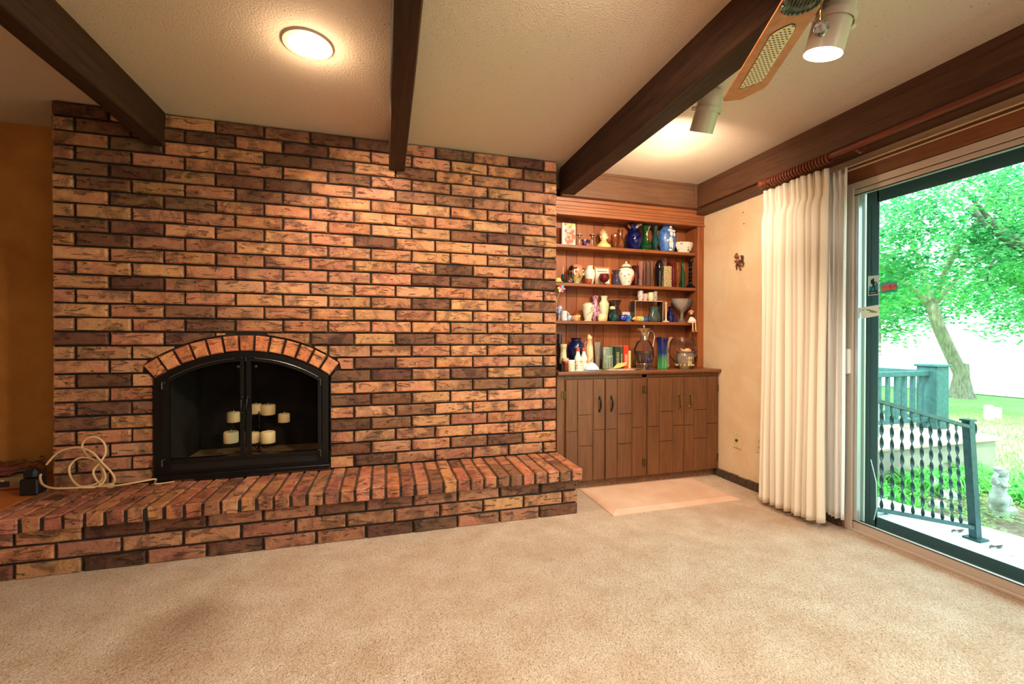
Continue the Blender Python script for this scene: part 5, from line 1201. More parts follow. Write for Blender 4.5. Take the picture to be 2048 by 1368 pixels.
def doll():
    y = 3.085; c = atY(1385, 640, y); x = c.x
    t = thing('doll', 'small doll in pink bonnet and white dress sitting on the third shelf edge', 'doll', (x, y, Z3))
    zt = atY(1385, 620, y).z; H = zt-Z3; y = 3.10
    skin = plain('doll_skin', S(236,184,140), .5); dress = plain('doll_dress', S(240,226,210), .8); pk = plain('doll_pink', S(226,164,148), .8); bt = plain('doll_boot', S(226,160,84), .5)
    MB().ell((x, y, zt-.022), (.015,.015,.018), 14, 10).build('head', skin, t, smooth=True)
    MB().lathe([(.0,.016),(.012,.014),(.018,.006),(.026,0),(.027,-.003),(.018,.0)], x, y+.004, zt-.016, 20, ax=(.1,.2,1), cap=False).build('bonnet', pk, t, smooth=True)
    MB().lathe([(.030,0),(.028,.010),(.018,.030),(.012,.045),(.0,.047)], x, y, Z3+.001, 20).tube([(x-.012, y-.006, Z3+.038), (x-.028, y-.012, Z3+.018), (x-.034, y-.016, Z3+.002)], [.007,.006,.005], 8).tube([(x+.012, y-.006, Z3+.038), (x+.028, y-.012, Z3+.02), (x+.030, y-.016, Z3+.006)], [.007,.006,.005], 8).build('dress', dress, t, smooth=True)
    MB().lathe([(.031,-.004),(.036,-.012),(.034,-.010),(.030,.002)], x, y-.008, Z3+.006, 20, cap=False).ell((x-.035, y-.016, Z3-.001), (.006,.005,.006), 8, 6).build('pink_hem', pk, t, smooth=True)
    zl = atY(1385, 664, 3.07).z
    for s_ in (-1, 1):
        xx_ = x+s_*.012; MB().tube([(xx_, y-.012, Z3+.006), (xx_, 3.066, Z3+.002), (xx_+s_*.002, 3.064, Z3-.03), (xx_+s_*.003, 3.062, zl+.010)], [.006,.006,.0052,.005], 8).build('leg', skin, t, smooth=True)
        MB().ell((xx_+s_*.003, 3.058, zl+.004), (.007,.011,.005), 10, 6).tube([(xx_+s_*.003, 3.062, zl+.004), (xx_+s_*.003, 3.063, zl+.022)], .006, 8).build('boot', bt, t, smooth=True)
    MB().ell((x-.006, y-.0145, zt-.022), (.002,.0015,.0025), 6, 4).ell((x+.006, y-.0145, zt-.022), (.002,.0015,.0025), 6, 4).ell((x, y-.015, zt-.029), (.003,.0012,.001), 6, 4).build('painted_face', plain('doll_eye', S(70,40,30), .4), t, smooth=True)
doll()
# --- countertop things
simple('mosaic_column', 'dark glittering narrow vase beside the brick edge on the countertop', 'vase', glaze('mosaic_dark', S(26,22,26), S(120,124,140), 120, .62, .66), CYL, 1119, 9, 668, ZT, 3.16)
simple('cream_pot_vase', 'cream stone-coloured vase behind the pill bottle', 'vase', glaze('vase_stone', S(214,200,160), S(190,170,120), 14), [(0,0),(.8,0),(.9,.1),(1,.35),(.8,.6),(.72,.75),(.92,1),(.84,1)], 1127, 15, 688, ZT, 3.06)
simple('cobalt_urn', 'large cobalt blue glazed urn on the countertop', 'urn', glaze('cobalt_glaze', S(14,22,70), S(20,34,110), 6), URN, 1152, 34, 676, ZT, 3.13)
def cap(t, x, y, z, R, H):
    lat(MB(), [(.5,.84),(.55,.86),(.55,.93),(.35,1),(0,1)], x, y, z, R, H, 16).build('cap', plain('cap_red', S(170,70,44), .4), t, smooth=True)
    lat(MB(), [(1.005,.30),(1.01,.31),(1.01,.44),(1.005,.45)], x, y, z, R, H, 20, cap=False).build('label_band', glaze('ship_label', S(232,206,170), S(120,70,40), 50, .58, .62), t, smooth=True)
for px, y_, lb in ((1156, 3.02, 'white milk-bottle shaker with red cap, the left one of two'), (1168, 3.03, 'white milk-bottle shaker with red cap, the right one, against the carved bottle')):
    simple('shaker', lb, 'shaker', white, [(0,0),(.95,0),(1,.03),(1,.48),(.85,.58),(.55,.72),(.45,.80),(.5,.85)], px, 14, 695.5, ZT, y_, 20, 'white shakers', extra=cap)
def birdcap(t, x, y, z, R, H):
    mb = MB().ell((x+R*.05, y, z+H*.90), (R*.62, R*.5, H*.075), 12, 8).ell((x-R*.1, y, z+H*.955), (R*.35, R*.35, H*.05), 10, 6); mb.build('stopper', glaze('stopper_cream', S(232,196,140)), t, smooth=True)
    MB().tube([(x-R*.5, y, z+H*.80), (x-R*1.0, y, z+H*.76), (x-R*1.0, y, z+H*.62), (x-R*.75, y, z+H*.55)], .003, 6).build('handle', glaze('handle_tan', S(220,170,120)), t, smooth=True)
    MB().tube([(x-R*.3, y-R*.92, z+H*.22), (x+R*.1, y-R*.98, z+H*.28), (x+R*.5, y-R*.84, z+H*.34)], .0015, 5).ell((x, y-R*.97, z+H*.27), (.004,.001,.004), 7, 5).build('painted_bird', plain('bird_dark', S(70,80,60), .5), t)
simple('carved_bottle', 'tall cream and orange ceramic bottle with mushroom-like stopper', 'bottle', glaze('bottle_orange', S(238,206,160), S(228,150,110), 9, .42, .6), [(0,0),(.85,0),(.9,.03),(.88,.4),(.8,.62),(.62,.74),(.6,.82),(.66,.84)], 1179, 17, 669, ZT, 3.10, extra=birdcap)
simple('cut_glass_vase', 'clear cut glass vase left of the carved glass block', 'vase', cutc, [(0,0),(.5,0),(.52,.1),(.7,.5),(1,1),(.94,1),(.6,.4),(0,.1)], 1195, 17, 684, ZT, 3.10, 12)
def block():
    y = 3.10; x0, x1 = atY(1205, 700, y).x, atY(1230, 700, y).x; z1 = atY(1217, 694, y).z
    t = thing('palm_tin', 'square greenish tile with palm trees leaning beside the books', 'tile', ((x0+x1)/2, y, ZT))
    MB().bbox(x0, x1, y-.014, y+.014, ZT, z1, .003).build('block', glaze('tile_green', S(120,136,104), S(150,160,140), 12), t)
    mb = MB(); H = z1-ZT; rr = random.Random(5)
    for u in (.3, .52, .72):
        xx_ = x0+(x1-x0)*u; mb.box(xx_-.0015, xx_+.0015, y-.0155, y-.0138, ZT+H*.03, ZT+H*.5)
        for k in range(7):
            a = PI*k/6; mb.tube([(xx_, y-.0148, ZT+H*.52), (xx_+.010*math.cos(a), y-.0148, ZT+H*.56+.014*math.sin(a)), (xx_+.017*math.cos(a), y-.0148, ZT+H*.52+.012*math.sin(a))], .0010, 4)
    mb.build('palm_relief', plain('palm_pale', S(206,214,196), .4), t)
block()
def book(x0, x1, px_top, label, c, name='book', y=3.04, dep=.13, z1=None, c2=None, marks=None):
    z1 = atY(1250, px_top, y).z
    t = thing(name, label, 'book', ((x0+x1)/2, y+dep/2, ZT), 'books on the countertop')
    MB().bbox(x0, x1, y, y+dep, ZT, z1, .002).build('cover', c, t); MB().box(x0+.003, x1-.003, y+.004, y+dep+.001, ZT+.003, z1+.0008).build('pages', plain('pages_%s' % px_top, S(226,214,184), .8), t)
    mb = MB(); H = z1-ZT; xm = (x0+x1)/2; w_ = (x1-x0)
    for k in range(marks or 0): mb.box(xm-w_*.28, xm+w_*.28, y-.0006, y+.0002, ZT+H*(.16+.062*k), ZT+H*(.16+.062*k+.026))
    if marks: mb.build('spine_marks', c2, t)
bx = lambda px, y=3.04: atY(px, 700, y).x
book(bx(1231), bx(1240.5), 693, 'dark green hardback book, leftmost of the books on the countertop', plain('book_green', S(20,56,44), .5), marks=10, c2=plain('mark_pale', S(196,190,140), .5))
book(bx(1241), bx(1246), 693.5, 'thin dark green and yellow book between the green and red ones', plain('book_olive', S(60,74,40), .5), marks=9, c2=plain('mark_yellow', S(220,200,110), .5))
book(bx(1246.5), bx(1256), 691.5, 'bright red cookbook standing on the countertop', plain('book_red', S(222,60,30), .45), y=3.03, marks=8, c2=plain('mark_white', S(246,226,214), .5))
book(bx(1256.5), bx(1262), 701.5, 'pale green thin booklet, rightmost of the books on the countertop', plain('book_lime', S(206,214,140), .5), y=3.04)
def pill():
    x, y, z, R, H = place(1132, 8, 722, ZT, 2.945); t = thing('pill_bottle', 'orange pill bottle with red cap at the left countertop edge', 'bottle', (x, y, z))
    lat(MB(), [(0,0),(.95,0),(1,.03),(1,.78),(.8,.82)], x, y, z, R, H, 18).build('body', G('pill_orange', (.85,.25,.08,1), .5), t, smooth=True); lat(MB(), [(1.05,.80),(1.1,.82),(1.1,.98),(0,1)], x, y, z, R, H, 18).build('cap', plain('pill_cap', S(214,60,40), .4), t, smooth=True)
    x, y, z, R, H = place(1143, 13, 720, ZT, 2.945); t = thing('supplement_jar', 'white jar with beige label beside the orange pill bottle', 'jar', (x, y, z))
    lat(MB(), [(0,0),(.95,0),(1,.03),(1,.80),(.9,.84)], x, y, z, R, H, 22).build('body', white, t, smooth=True); lat(MB(), [(.96,.83),(1,.85),(1,.98),(.95,1),(0,1)], x, y, z, R, H, 22).build('cap', plain('cap_white', S(238,234,226), .4), t, smooth=True)
    lat(MB(), [(1.01,.14),(1.012,.15),(1.012,.70),(1.01,.71)], x, y, z, R, H, 22, cap=False).build('label_band', glaze('label_print', S(236,214,176), S(60,60,70), 90, .64, .66), t, smooth=True)
    x, y, z, R, H = place(1124, 9, 727, ZT, 2.96); t = thing('black_tin', 'small black round tin at the far left of the countertop', 'tin', (x, y, z)); lat(MB(), CYL, x, y, z, R, H, 18).build('body', M['black'], t, smooth=True)
    x, y, z, R, H = place(1131, 12, 716, ZT, 3.0); t = thing('spice_jar', 'small jar with cream lid behind the orange pill bottle', 'jar', (x, y, z)); lat(MB(), [(0,0),(1,0),(1,.7),(.9,.72)], x, y, z, R, H, 18).build('body', redg, t, smooth=True); lat(MB(), [(1,.72),(1.05,.74),(1.05,.98),(0,1)], x, y, z, R, H, 18).build('lid', cream, t, smooth=True)
pill()
for i in range(3):
    x, y, z, R, H = place(1159, 19, 700, ZT, 2.96)
    z = ZT+.017*i
    t = thing('round_tin', ['printed white tin, bottom of the stack on the countertop', 'printed white tin, middle of the stack on the countertop', 'printed white tin, top of the stack on the countertop'][i], 'tin', (x, y, z), 'stacked tins')
    MB().lathe([(0,0),(.029,0),(.030,.001),(.030,.0105),(.028,.0115)], x+.001*i, y, z, 24).build('body', glaze('tin_print_%d' % i, S(228,214,196), S(120,90,110), 60, .58, .62), t, smooth=True); MB().lathe([(.031,.0095),(.0315,.010),(.0315,.0155),(.030,.0165),(0,.0165)], x+.001*i, y, z, 24).build('lid', glaze('tin_lid_%d' % i, S(238,230,218)), t, smooth=True)
def tissue():
    x, y, z, R, H = place(1183, 26, 723, ZT, 2.985)
    t = thing('plastic_packet', 'crumpled clear-white plastic packet on the countertop papers', 'packet', (x, y, z+.004)); mb = MB(); n, m_ = 16, 10; rr = random.Random(8); vs = []
    for j in range(m_+1):
        for i in range(n+1):
            u, v = i/n*2-1, j/m_*2-1; h = max(0, (1-u*u)*(1-v*v))**.5*H*.8+rr.uniform(-.003, .003)
            vs.append((x+R*u, y+.030*v, z+.006+max(h, 0)))
    mb.add(vs, [(j*(n+1)+i, j*(n+1)+i+1, (j+1)*(n+1)+i+1, (j+1)*(n+1)+i) for j in range(m_) for i in range(n)]); mb.build('wrapper', plain('wrap_white', S(240,240,238), .15, coat=.5), t, smooth=True)
tissue()
pap = [((1150,742),(1215,744.5),.05,'white leaflet with blue and brown print lying at the front of the countertop', glaze('leaflet_print', S(230,226,216), S(120,160,176), 16, .5, .56, .5), .2, .095, ZT+.0012),
       ((1222,741),(1275,741),0,'white sheet of paper lying on the countertop edge before the books', plain('paper_white', S(240,236,228), .6), -.12, .10, ZT+.0012),
       ((1190,735),(1250,735),0,'magazine with tan cover lying under the white sheets', glaze('magazine_tan', S(222,190,140), S(160,110,80), 14, .5, .56, .5), .12, .10, ZT+.0042)]
for (a, b, _, lb, mt, rot, dp, z) in pap:
    p, q = atZ(*a, ZT), atZ(*b, ZT); c = (p+q)/2; hw = (q-p).length/2; cyy = 2.925+dp/2 if 'magazine' not in lb else 3.0
    nm = 'magazine' if 'magazine' in lb else ('leaflet' if 'leaflet' in lb else 'paper_sheet')
    c.y = cyy; n_ = 8; vs = []
    for k, zz_ in ((0, 0), (1, .0012 if nm != 'magazine' else .0035)):
        for j in range(2):
            for i in range(n_+1):
                u = i/n_*2-1; v = j*2-1; pt = Matrix.Rotation(rot, 3, 'Z')@Vector((hw*u, dp/2*v, 0)); vs.append((c.x+pt.x, max(c.y+pt.y, 2.872), z+zz_+(.004*max(0, u-.6) if nm != 'magazine' else 0)))
    W_ = n_+1; F = []
    for k in range(2):
        for i in range(n_): F.append((k*2*W_+i, k*2*W_+i+1, k*2*W_+W_+i+1, k*2*W_+W_+i))
    for i in range(n_): F.append((i, i+1, 2*W_+i+1, 2*W_+i)); F.append((W_+i, W_+i+1, 3*W_+i+1, 3*W_+i))
    F.append((0, W_, 3*W_, 2*W_)); F.append((n_, W_+n_, 3*W_+n_, 2*W_+n_))
    tag(MB().add(vs, F).build(nm, mt, loc=(c.x, c.y, z)), lb, 'paper')
q = [atY(1226, 737.5, 2.99), atY(1236, 727, 3.0), atY(1254, 725, 3.01), atY(1250, 731.5, 2.99), atY(1240, 735.5, 2.985)]
q = [Vector((p.x, p.y, max(p.z, ZT+.011))) for p in q]
tag(MB().add(q+[p+Vector((0, .004, .0015)) for p in q], [(0,1,2,3,4),(9,8,7,6,5)]+[(i, i+5, (i+1) % 5+5, (i+1) % 5) for i in range(5)]).build('envelope', plain('envelope_yellow', S(234,190,104), .6), loc=tuple(q[0])), 'folded yellow envelope lying across the foot of the books', 'envelope')
def jug():
    x, y, z, R, H = place(1288, 34, 655, ZT, 2.985); t = thing('claret_jug', 'tall glass claret jug with silver neck, handle and pointed lid', 'jug', (x, y, z))
    sv = plain('silver', S(206,190,166), .2, .95)
    lat(MB(), [(0,.10),(.6,.10),(.85,.2),(1,.38),(.97,.5),(.7,.64),(.42,.70)], x, y, z, R, H, 28).build('body', clear, t, smooth=True)
    lat(MB(), [(.0,.11),(.58,.11),(.82,.2),(.95,.38),(.93,.44),(0,.44)], x, y, z, R, H, 28).build('dark_liquid', G('liquid_brown', (.5,.34,.24,1), .3), t, smooth=True)
    mb = MB(); lat(mb, [(.44,.68),(.46,.69),(.40,.76),(.40,.86),(.46,.88),(.8,.97),(.78,.975),(.38,.9)], x, y, z, R, H, 24, cap=False); lat(mb, [(.42,.90),(.3,.94),(.1,.97),(.08,1.0),(.12,1.02),(.06,1.06),(0,1.08)], x, y, z, R, H, 18); mb.build('neck_and_lid', sv, t, smooth=True)
    MB().tube(smooth_path([Vector((x+R*.42, y, z+H*.74)), Vector((x+R*.55, y, z+H*.88)), Vector((x+R*.95, y, z+H*.92)), Vector((x+R*1.25, y, z+H*.80)), Vector((x+R*1.12, y, z+H*.62)), Vector((x+R*.95, y, z+H*.45))], 6), .0045, 8).build('handle', sv, t, smooth=True)
    mb = MB(); lat(mb, [(0,0),(.7,0),(.72,.015),(.5,.03),(.3,.06),(.6,.10),(.86,.14),(.84,.15),(.3,.09)], x, y, z, R, H, 24)
    for k in range(10):
        a = 2*PI*k/10; mb.tube([(x+R*.62*math.cos(a), y+R*.62*math.sin(a), z+H*.11), (x+R*1.0*math.cos(a), y+R*1.0*math.sin(a), z+H*.26), (x+R*1.02*math.cos(a), y+R*1.02*math.sin(a), z+H*.36)], .0018, 5)
    mb.build('silver_foot', sv, t, smooth=True)
jug()
def minis():
    for px, w_, tp, lb, mt in ((1278,10,727,'tiny glass animal figurine by the left foot of the claret jug', clear), (1297,12,716,'small blue and violet glass goblet against the claret jug', G('blue_violet', (.2,.16,.75,1), .5)), (1303,9,729,'tiny clear glass figurine by the right foot of the claret jug', clear)):
        x, y, z, R, H = place(px, w_, tp, ZT, 2.935)
        t = thing('glass_miniature', lb, 'glass figurine', (x, y, z), 'glass miniatures')
        if w_ == 12: lat(MB(), [(0,0),(.7,0),(.6,.05),(.12,.12),(.12,.4),(.6,.55),(1,.85),(.8,1),(.74,1),(.5,.6),(0,.45)], x, y, z, R, H, 12).build('body', mt, t, smooth=True)
        else: MB().ell((x, y, z+H*.4), (R, .008, H*.38), 10, 7).ell((x-R*.5, y, z+H*.8), (R*.4, .005, H*.22), 8, 6).build('body', mt, t, smooth=True)
minis()
def bluegreen():
    x, y, z, R, H = place(1326, 34, 675, ZT, 2.985); t = thing('blue_green_vase', 'tall glass vase, dark blue above and bright green below, flared rim', 'vase', (x, y, z))
    m = glassy('blue_green_glass', (.02,.03,.2,1), .55); tt = m.node_tree
    sp = N(tt, 'ShaderNodeSeparateXYZ'); tt.links.new(N(tt, 'ShaderNodeTexCoord').outputs['Object'], sp.inputs[0])
    mr = N(tt, 'ShaderNodeMapRange'); mr.inputs[2].default_value = H; tt.links.new(sp.outputs[2], mr.inputs[0])
    c = ramp(tt, mr.outputs[0], [(.0, (.10,.55,.14,1)), (.32, (.06,.35,.10,1)), (.5, (.02,.06,.25,1)), (1, (.03,.02,.14,1))])
    for n_ in tt.nodes:
        if n_.type == 'BSDF_TRANSPARENT': tt.links.new(c, n_.inputs[0])
        if n_.type == 'BSDF_PRINCIPLED': tt.links.new(c, n_.inputs['Base Color'])
    n = 32; vs = []; pr = [(.02,0),(.62,0),(.68,.03),(.66,.1),(.60,.3),(.62,.6),(.72,.85),(1,1)]
    for r, q in pr:
        for i in range(n):
            a = 2*PI*i/n; w_ = 1+(.06*math.sin(8*a) if q < .9 else .09*math.sin(5*a)); vs.append((x+R*r*w_*math.cos(a), y+R*r*w_*.85*math.sin(a), z+H*q*(1+(.02*math.sin(5*a+1) if q > .9 else 0))))
    MB().add(vs, [(j*n+i, j*n+(i+1) % n, (j+1)*n+(i+1) % n, (j+1)*n+i) for j in range(len(pr)-1) for i in range(n)]).build('body', m, t, smooth=True)
bluegreen()
simple('brandy_snifter', 'very large clear glass snifter bowl behind the clear jar', 'glass', clear, [(0,0),(.5,0),(.48,.015),(.12,.05),(.1,.10),(.3,.14),(.8,.26),(1,.45),(.98,.6),(.8,.85),(.70,1),(.69,1)], 1364, 50, 675, ZT, 3.12, 32)
def owljar(t, x, y, z, R, H):
    mb = MB().ell((x, y-R*.88, z+H*.42), (R*.28, R*.10, H*.24), 12, 8).ell((x-R*.14, y-R*.95, z+H*.62), (R*.12, R*.08, H*.08), 8, 6).ell((x+R*.14, y-R*.95, z+H*.62), (R*.12, R*.08, H*.08), 8, 6)
    for k in range(14):
        a = 2*PI*k/14; mb.ell((x+R*.95*math.cos(a), y+R*.95*math.sin(a), z+H*.22), (.006,.006,.008), 7, 5)
    mb.build('gilt_relief', plain('relief_gold', S(226,196,140), .3, .5), t, smooth=True)
    MB().ell((x+R*.35, y, z+H*1.0), (R*.45, R*.35, H*.16), 14, 9).lathe([(0,.0),(R*.25,.0),(0,R*.9)], x+R*.1, y, z+H*.92, 12, ax=(-.8,0,.5)).build('seashell', glaze('shell_orange', S(222,160,110), S(240,206,160), 30), t, smooth=True)
simple('relief_jar', 'clear gold-tinted glass jar with raised relief and a seashell inside', 'jar', glassy('gold_tint_glass', (.92,.82,.62,1), .25, .08), [(0,0),(.62,0),(.66,.06),(.9,.25),(1,.5),(.96,.8),(.86,.9),(1,.96),(1,1),(.92,1)], 1370, 30, 702, ZT, 2.96, 24, extra=owljar)
# ------------------------------------------------------------------ outdoors
GZ = -.42
conc = mottled('concrete', S(206,204,198), S(186,184,178), 4, .9, .3, .003, 60)
pt = MB(); pl = [(2.70,-3.2),(4.25,-3.2),(4.12,0.6),(4.0,1.8),(3.87,2.65),(3.8,3.12),(2.70,3.12)]
pt.prism(pl, lambda a, b, d: (a, b, d), GZ-.1, -.2); struct(pt, 'patio', conc)
struct(MB().bbox(2.70, 2.88, DY0-.5, 2.0, -.2, .052, .006), 'trim_9', plain('sill_white', S(236,240,240), .6))
def lawnmat():
    m, t, b = base('lawn_grass', S(96,150,70), .95, spec=.1); v = coords(t)
    c = ramp(t, noise(t, v, 3, 5, .6), [(.3, S(104,168,74)), (.7, S(140,196,96))])
    c = mix(t, ramp(t, noise(t, v, .25, 3), [(.4, (0,0,0,1)), (.7, (.6,.6,.6,1))]), c, S(186,206,140))
    t.links.new(c, b.inputs['Base Color']); bump(t, b, noise(t, v, 60, 4), .8, .03); return m
struct(MB().add([(2.7,-14,GZ),(60,-14,GZ),(60,60,GZ),(2.7,60,GZ)], [(0,1,2,3)]), 'lawn', lawnmat())
struct(MB().add([(2.7,1.2,GZ+.012),(4.3,-1.6,GZ+.012),(6.2,-.4,GZ+.012),(6.3,2.0,GZ+.012),(5.6,3.3,GZ+.012),(2.7,3.6,GZ+.012)], [(0,1,2,3,4,5)]), 'garden_soil', mottled('soil', S(92,74,58), S(134,112,90), 24, .95, .8, .02, 60))
struct(MB().add([(17,-12,GZ+.02),(60,-12,GZ+.02),(60,58,GZ+.02),(12,58,GZ+.02),(13.5,20,GZ+.02),(15.6,9.5,GZ+.02)], [(0,1,2,3,4,5)]), 'glare_ground', mottled('overexposed_white', S(238,234,226), S(224,220,212), 3, .95, .2, .01, 40))  # near-white colour stands in for the overexposed glare on the far ground
def leafmat(name, c1, c2, c3=None, sc_=1.2):
    m = bpy.data.materials.new(name); m.use_nodes = True; t = m.node_tree; t.nodes.clear(); m.diffuse_color = c1
    o = N(t, 'ShaderNodeOutputMaterial'); d = N(t, 'ShaderNodeBsdfDiffuse'); tr = N(t, 'ShaderNodeBsdfTranslucent'); mx = N(t, 'ShaderNodeMixShader'); mx.inputs[0].default_value = .5
    v = coords(t); c = ramp(t, noise(t, v, sc_, 3), [(.34, c1), (.5, c2), (.68, c3 or c2)])
    c = mix(t, .5, c, ramp(t, noise(t, v, sc_*8, 2), [(.35, c1), (.65, c3 or c2)]))
    for n_ in (d, tr): t.links.new(c, n_.inputs[0])
    t.links.new(d.outputs[0], mx.inputs[1]); t.links.new(tr.outputs[0], mx.inputs[2]); t.links.new(mx.outputs[0], o.inputs[0]); return m
LEAF = leafmat('tree_leaf', S(26,106,72), S(58,158,104), S(146,206,118))
DLEAF = leafmat('hedge_leaf', S(50,110,60), S(84,150,84), S(120,180,100), .4)
BARK = mottled('bark', S(110,100,84), S(150,138,118), 8, .95, .9, .03, 14, sc3=(3,3,.6))
def leaves(clusters, n, size, seed, flat=.5):
    r = random.Random(seed); vs = []; F = []; tot = sum(c[3]*c[4] for c in clusters); 
    for (cx_, cy_, cz_, rx_, rz_) in clusters:
        k = int(n*rx_*rz_/tot)
        for _ in range(k):
            while True:
                a, b, c = r.uniform(-1, 1), r.uniform(-1, 1), r.uniform(-1, 1)
                d = a*a+b*b+c*c
                if d < 1: break
            q = .55+.45*d; p = Vector((cx_+a*rx_*q*1.0, cy_+b*rx_, cz_+c*rz_))
            s_ = size*r.uniform(.6, 1.3); th = r.uniform(0, 2*PI); ti = r.uniform(-.9, .9)
            u = Vector((math.cos(th), math.sin(th), ti*.7)).normalized(); w_ = Vector((-math.sin(th), math.cos(th), r.uniform(-.8, .8))).normalized()
            i = len(vs); vs += [p-u*s_, p-w_*s_*.42, p+u*s_, p+w_*s_*.42+Vector((0,0,s_*.1))]; F.append((i, i+1, i+2, i+3))
    mb = MB(); mb.v = vs; mb.f = F; mb.mi = [0]*len(F); return mb
TB = Vector((14.30, 7.72, GZ))
tree = thing('shade_tree', 'large shade tree on the lawn with leaning trunk and low leafy branches', 'tree', tuple(TB))
def limb(mb, pts, rs, n=12): mb.tube(smooth_path([Vector(p) for p in pts], 5), [rs[0]+(rs[-1]-rs[0])*(i/(5*(len(pts)-1)))**.8 for i in range(5*(len(pts)-1)+1)], n)
tk = MB()
tk.lathe([(.30,0),(.23,.18),(.17,.5),(.145,.9)], TB.x+.10, TB.y-.05, GZ, 16, cap=False)
limb(tk, [TB+Vector((.10,-.05,.6)), TB+Vector((-.10,.08,1.2)), TB+Vector((-.28,.24,1.9)), TB+Vector((-.36,.34,2.5))], [.15,.125]); tk.build('trunk', BARK, tree, smooth=True)
S0 = TB+Vector((-.36,.34,2.4))
for e_, r_ in (((-1.6,1.4,1.6), .09), ((1.4,-1.2,1.9), .10), ((.3,1.0,2.8), .09), ((-.9,-1.6,2.2), .08)):
    e = Vector(e_); mb = MB(); limb(mb, [S0, S0+e*.4+Vector((0,0,.3)), S0+e, S0+e*1.7+Vector((0,0,.2))], [r_, .04], 9)
    limb(mb, [S0+e, S0+e*1.2+Vector((.6,.4,-.1)), S0+e*1.3+Vector((1.2,1.0,-.4))], [.04, .012], 6); mb.build('branch', BARK, tree, smooth=True)
rr = random.Random(12); cls = []
for i in range(46):
    a = rr.uniform(0, 2*PI); q = rr.uniform(.2, 1)**.5*4.8; h = 3.9+2.5*rr.uniform(-1, 1)*(1-q/7)
    cls.append((S0.x+q*math.cos(a), S0.y+q*math.sin(a), h-.2*q, rr.uniform(.8, 1.5), rr.uniform(.5, .9)))
for i in range(26):
    a = rr.uniform(0, 2*PI); q = rr.uniform(1.0, 4.6); cls.append((S0.x+q*math.cos(a), S0.y+q*math.sin(a), rr.uniform(1.9, 3.0), 1.0, .5))
o = leaves(cls, 60000, .075, 3).build('foliage', LEAF, tree, fix=False); o['kind'] = 'stuff'
# nearer tree whose heavy limb and leaves hang over the garden
T2 = Vector((12.2, 1.6, GZ))
tree2 = thing('overhanging_tree', 'nearer tree outside the frame whose dark limb and leaves hang into the door view', 'tree', tuple(T2))
tk = MB(); L0 = atY(2048, 490, 4.2); 
def along(px, py, t): d = RGT*((px-1024)/FPX) - UPV*((py-684)/FPX) + FWD; return d*t+Vector((0, 0, CAMZ))
limb(tk, [along(2200,520,8.2), along(2100,505,8.4), along(2040,487,8.6), along(2000,462,8.7), along(1958,430,8.9), along(1935,415,9.0)], [.20,.05], 10)
limb(tk, [along(1990,455,8.7), along(1960,415,8.6), along(1925,380,8.4)], [.06,.02], 7)
limb(tk, [along(2010,500,8.6), along(1985,525,8.5), along(1975,560,8.4), along(1993,590,8.4)], [.03,.008], 6)
limb(tk, [along(2200,520,8.2), Vector((12.0,1.8,2.2)), T2], [.22,.34], 12); tk.build('limb', mottled('dark_bark', S(70,66,60), S(104,98,86), 8, .95, .9, .03, 20), tree2, smooth=True)
cls2 = []
rr = random.Random(21)
for i in range(40):
    px, py = rr.uniform(1760, 2260), rr.uniform(240, 480); t = rr.uniform(7.2, 9.6); p = along(px, py, t); cls2.append((p.x, p.y, p.z, rr.uniform(.4, .8), rr.uniform(.22, .42)))
for i in range(16):
    px, py = rr.uniform(1930, 2240), rr.uniform(480, 640); t = rr.uniform(7.6, 9.6); p = along(px, py, t); cls2.append((p.x, p.y, p.z, rr.uniform(.35, .6), rr.uniform(.15, .3)))
o = leaves(cls2, 15000, .055, 8).build('foliage', LEAF, tree2, fix=False); o['kind'] = 'stuff'
# line of far trees and a white rail fence
for i, (x, y, h, rx_) in enumerate(((46, 14, 8, 6.5), (50, 22, 10, 7), (46, 31, 9, 7), (42, 40, 10, 8), (52, 6, 9, 7))):
    t = thing('far_tree', ['far tree behind the white rail fence, right of the shade tree trunk', 'tall far tree beyond the glaring white ground behind the shade tree', 'far round tree at the lawn edge left of the shade tree trunk', 'far tree at the left edge of the door view', 'far tree at the right edge of the door view'][i], 'tree', (x, y, GZ), 'trees beyond the driveway')
    MB().tube([(x, y, GZ), (x+.2, y, GZ+h*.5)], [.35, .2], 8).build('trunk', BARK, t)
    r_ = random.Random(i); c_ = [(x+r_.uniform(-.5,.5)*rx_, y+r_.uniform(-.5,.5)*rx_, h*r_.uniform(.22,.9), rx_*.42, h*.2) for _ in range(12)]
    o = leaves(c_, 2600, .32, i+40).build('foliage', DLEAF, t, fix=False); o['kind'] = 'stuff'
fn = thing('rail_fence', 'white post and rail fence far off across the glaring white ground', 'fence', (36, 16, GZ))
for k in range(14):
    a = Vector((34+1.2*k*.3, 6+2.2*k, GZ)); MB().box(a.x-.06, a.x+.06, a.y-.06, a.y+.06, GZ, GZ+1.25).build('post', M['white'], fn)
for zz_ in (.45, .8, 1.15): MB().tube([(34, 6, GZ+zz_), (34+1.2*13*.3, 6+2.2*13, GZ+zz_)], .05, 4).build('rail', M['white'], fn)
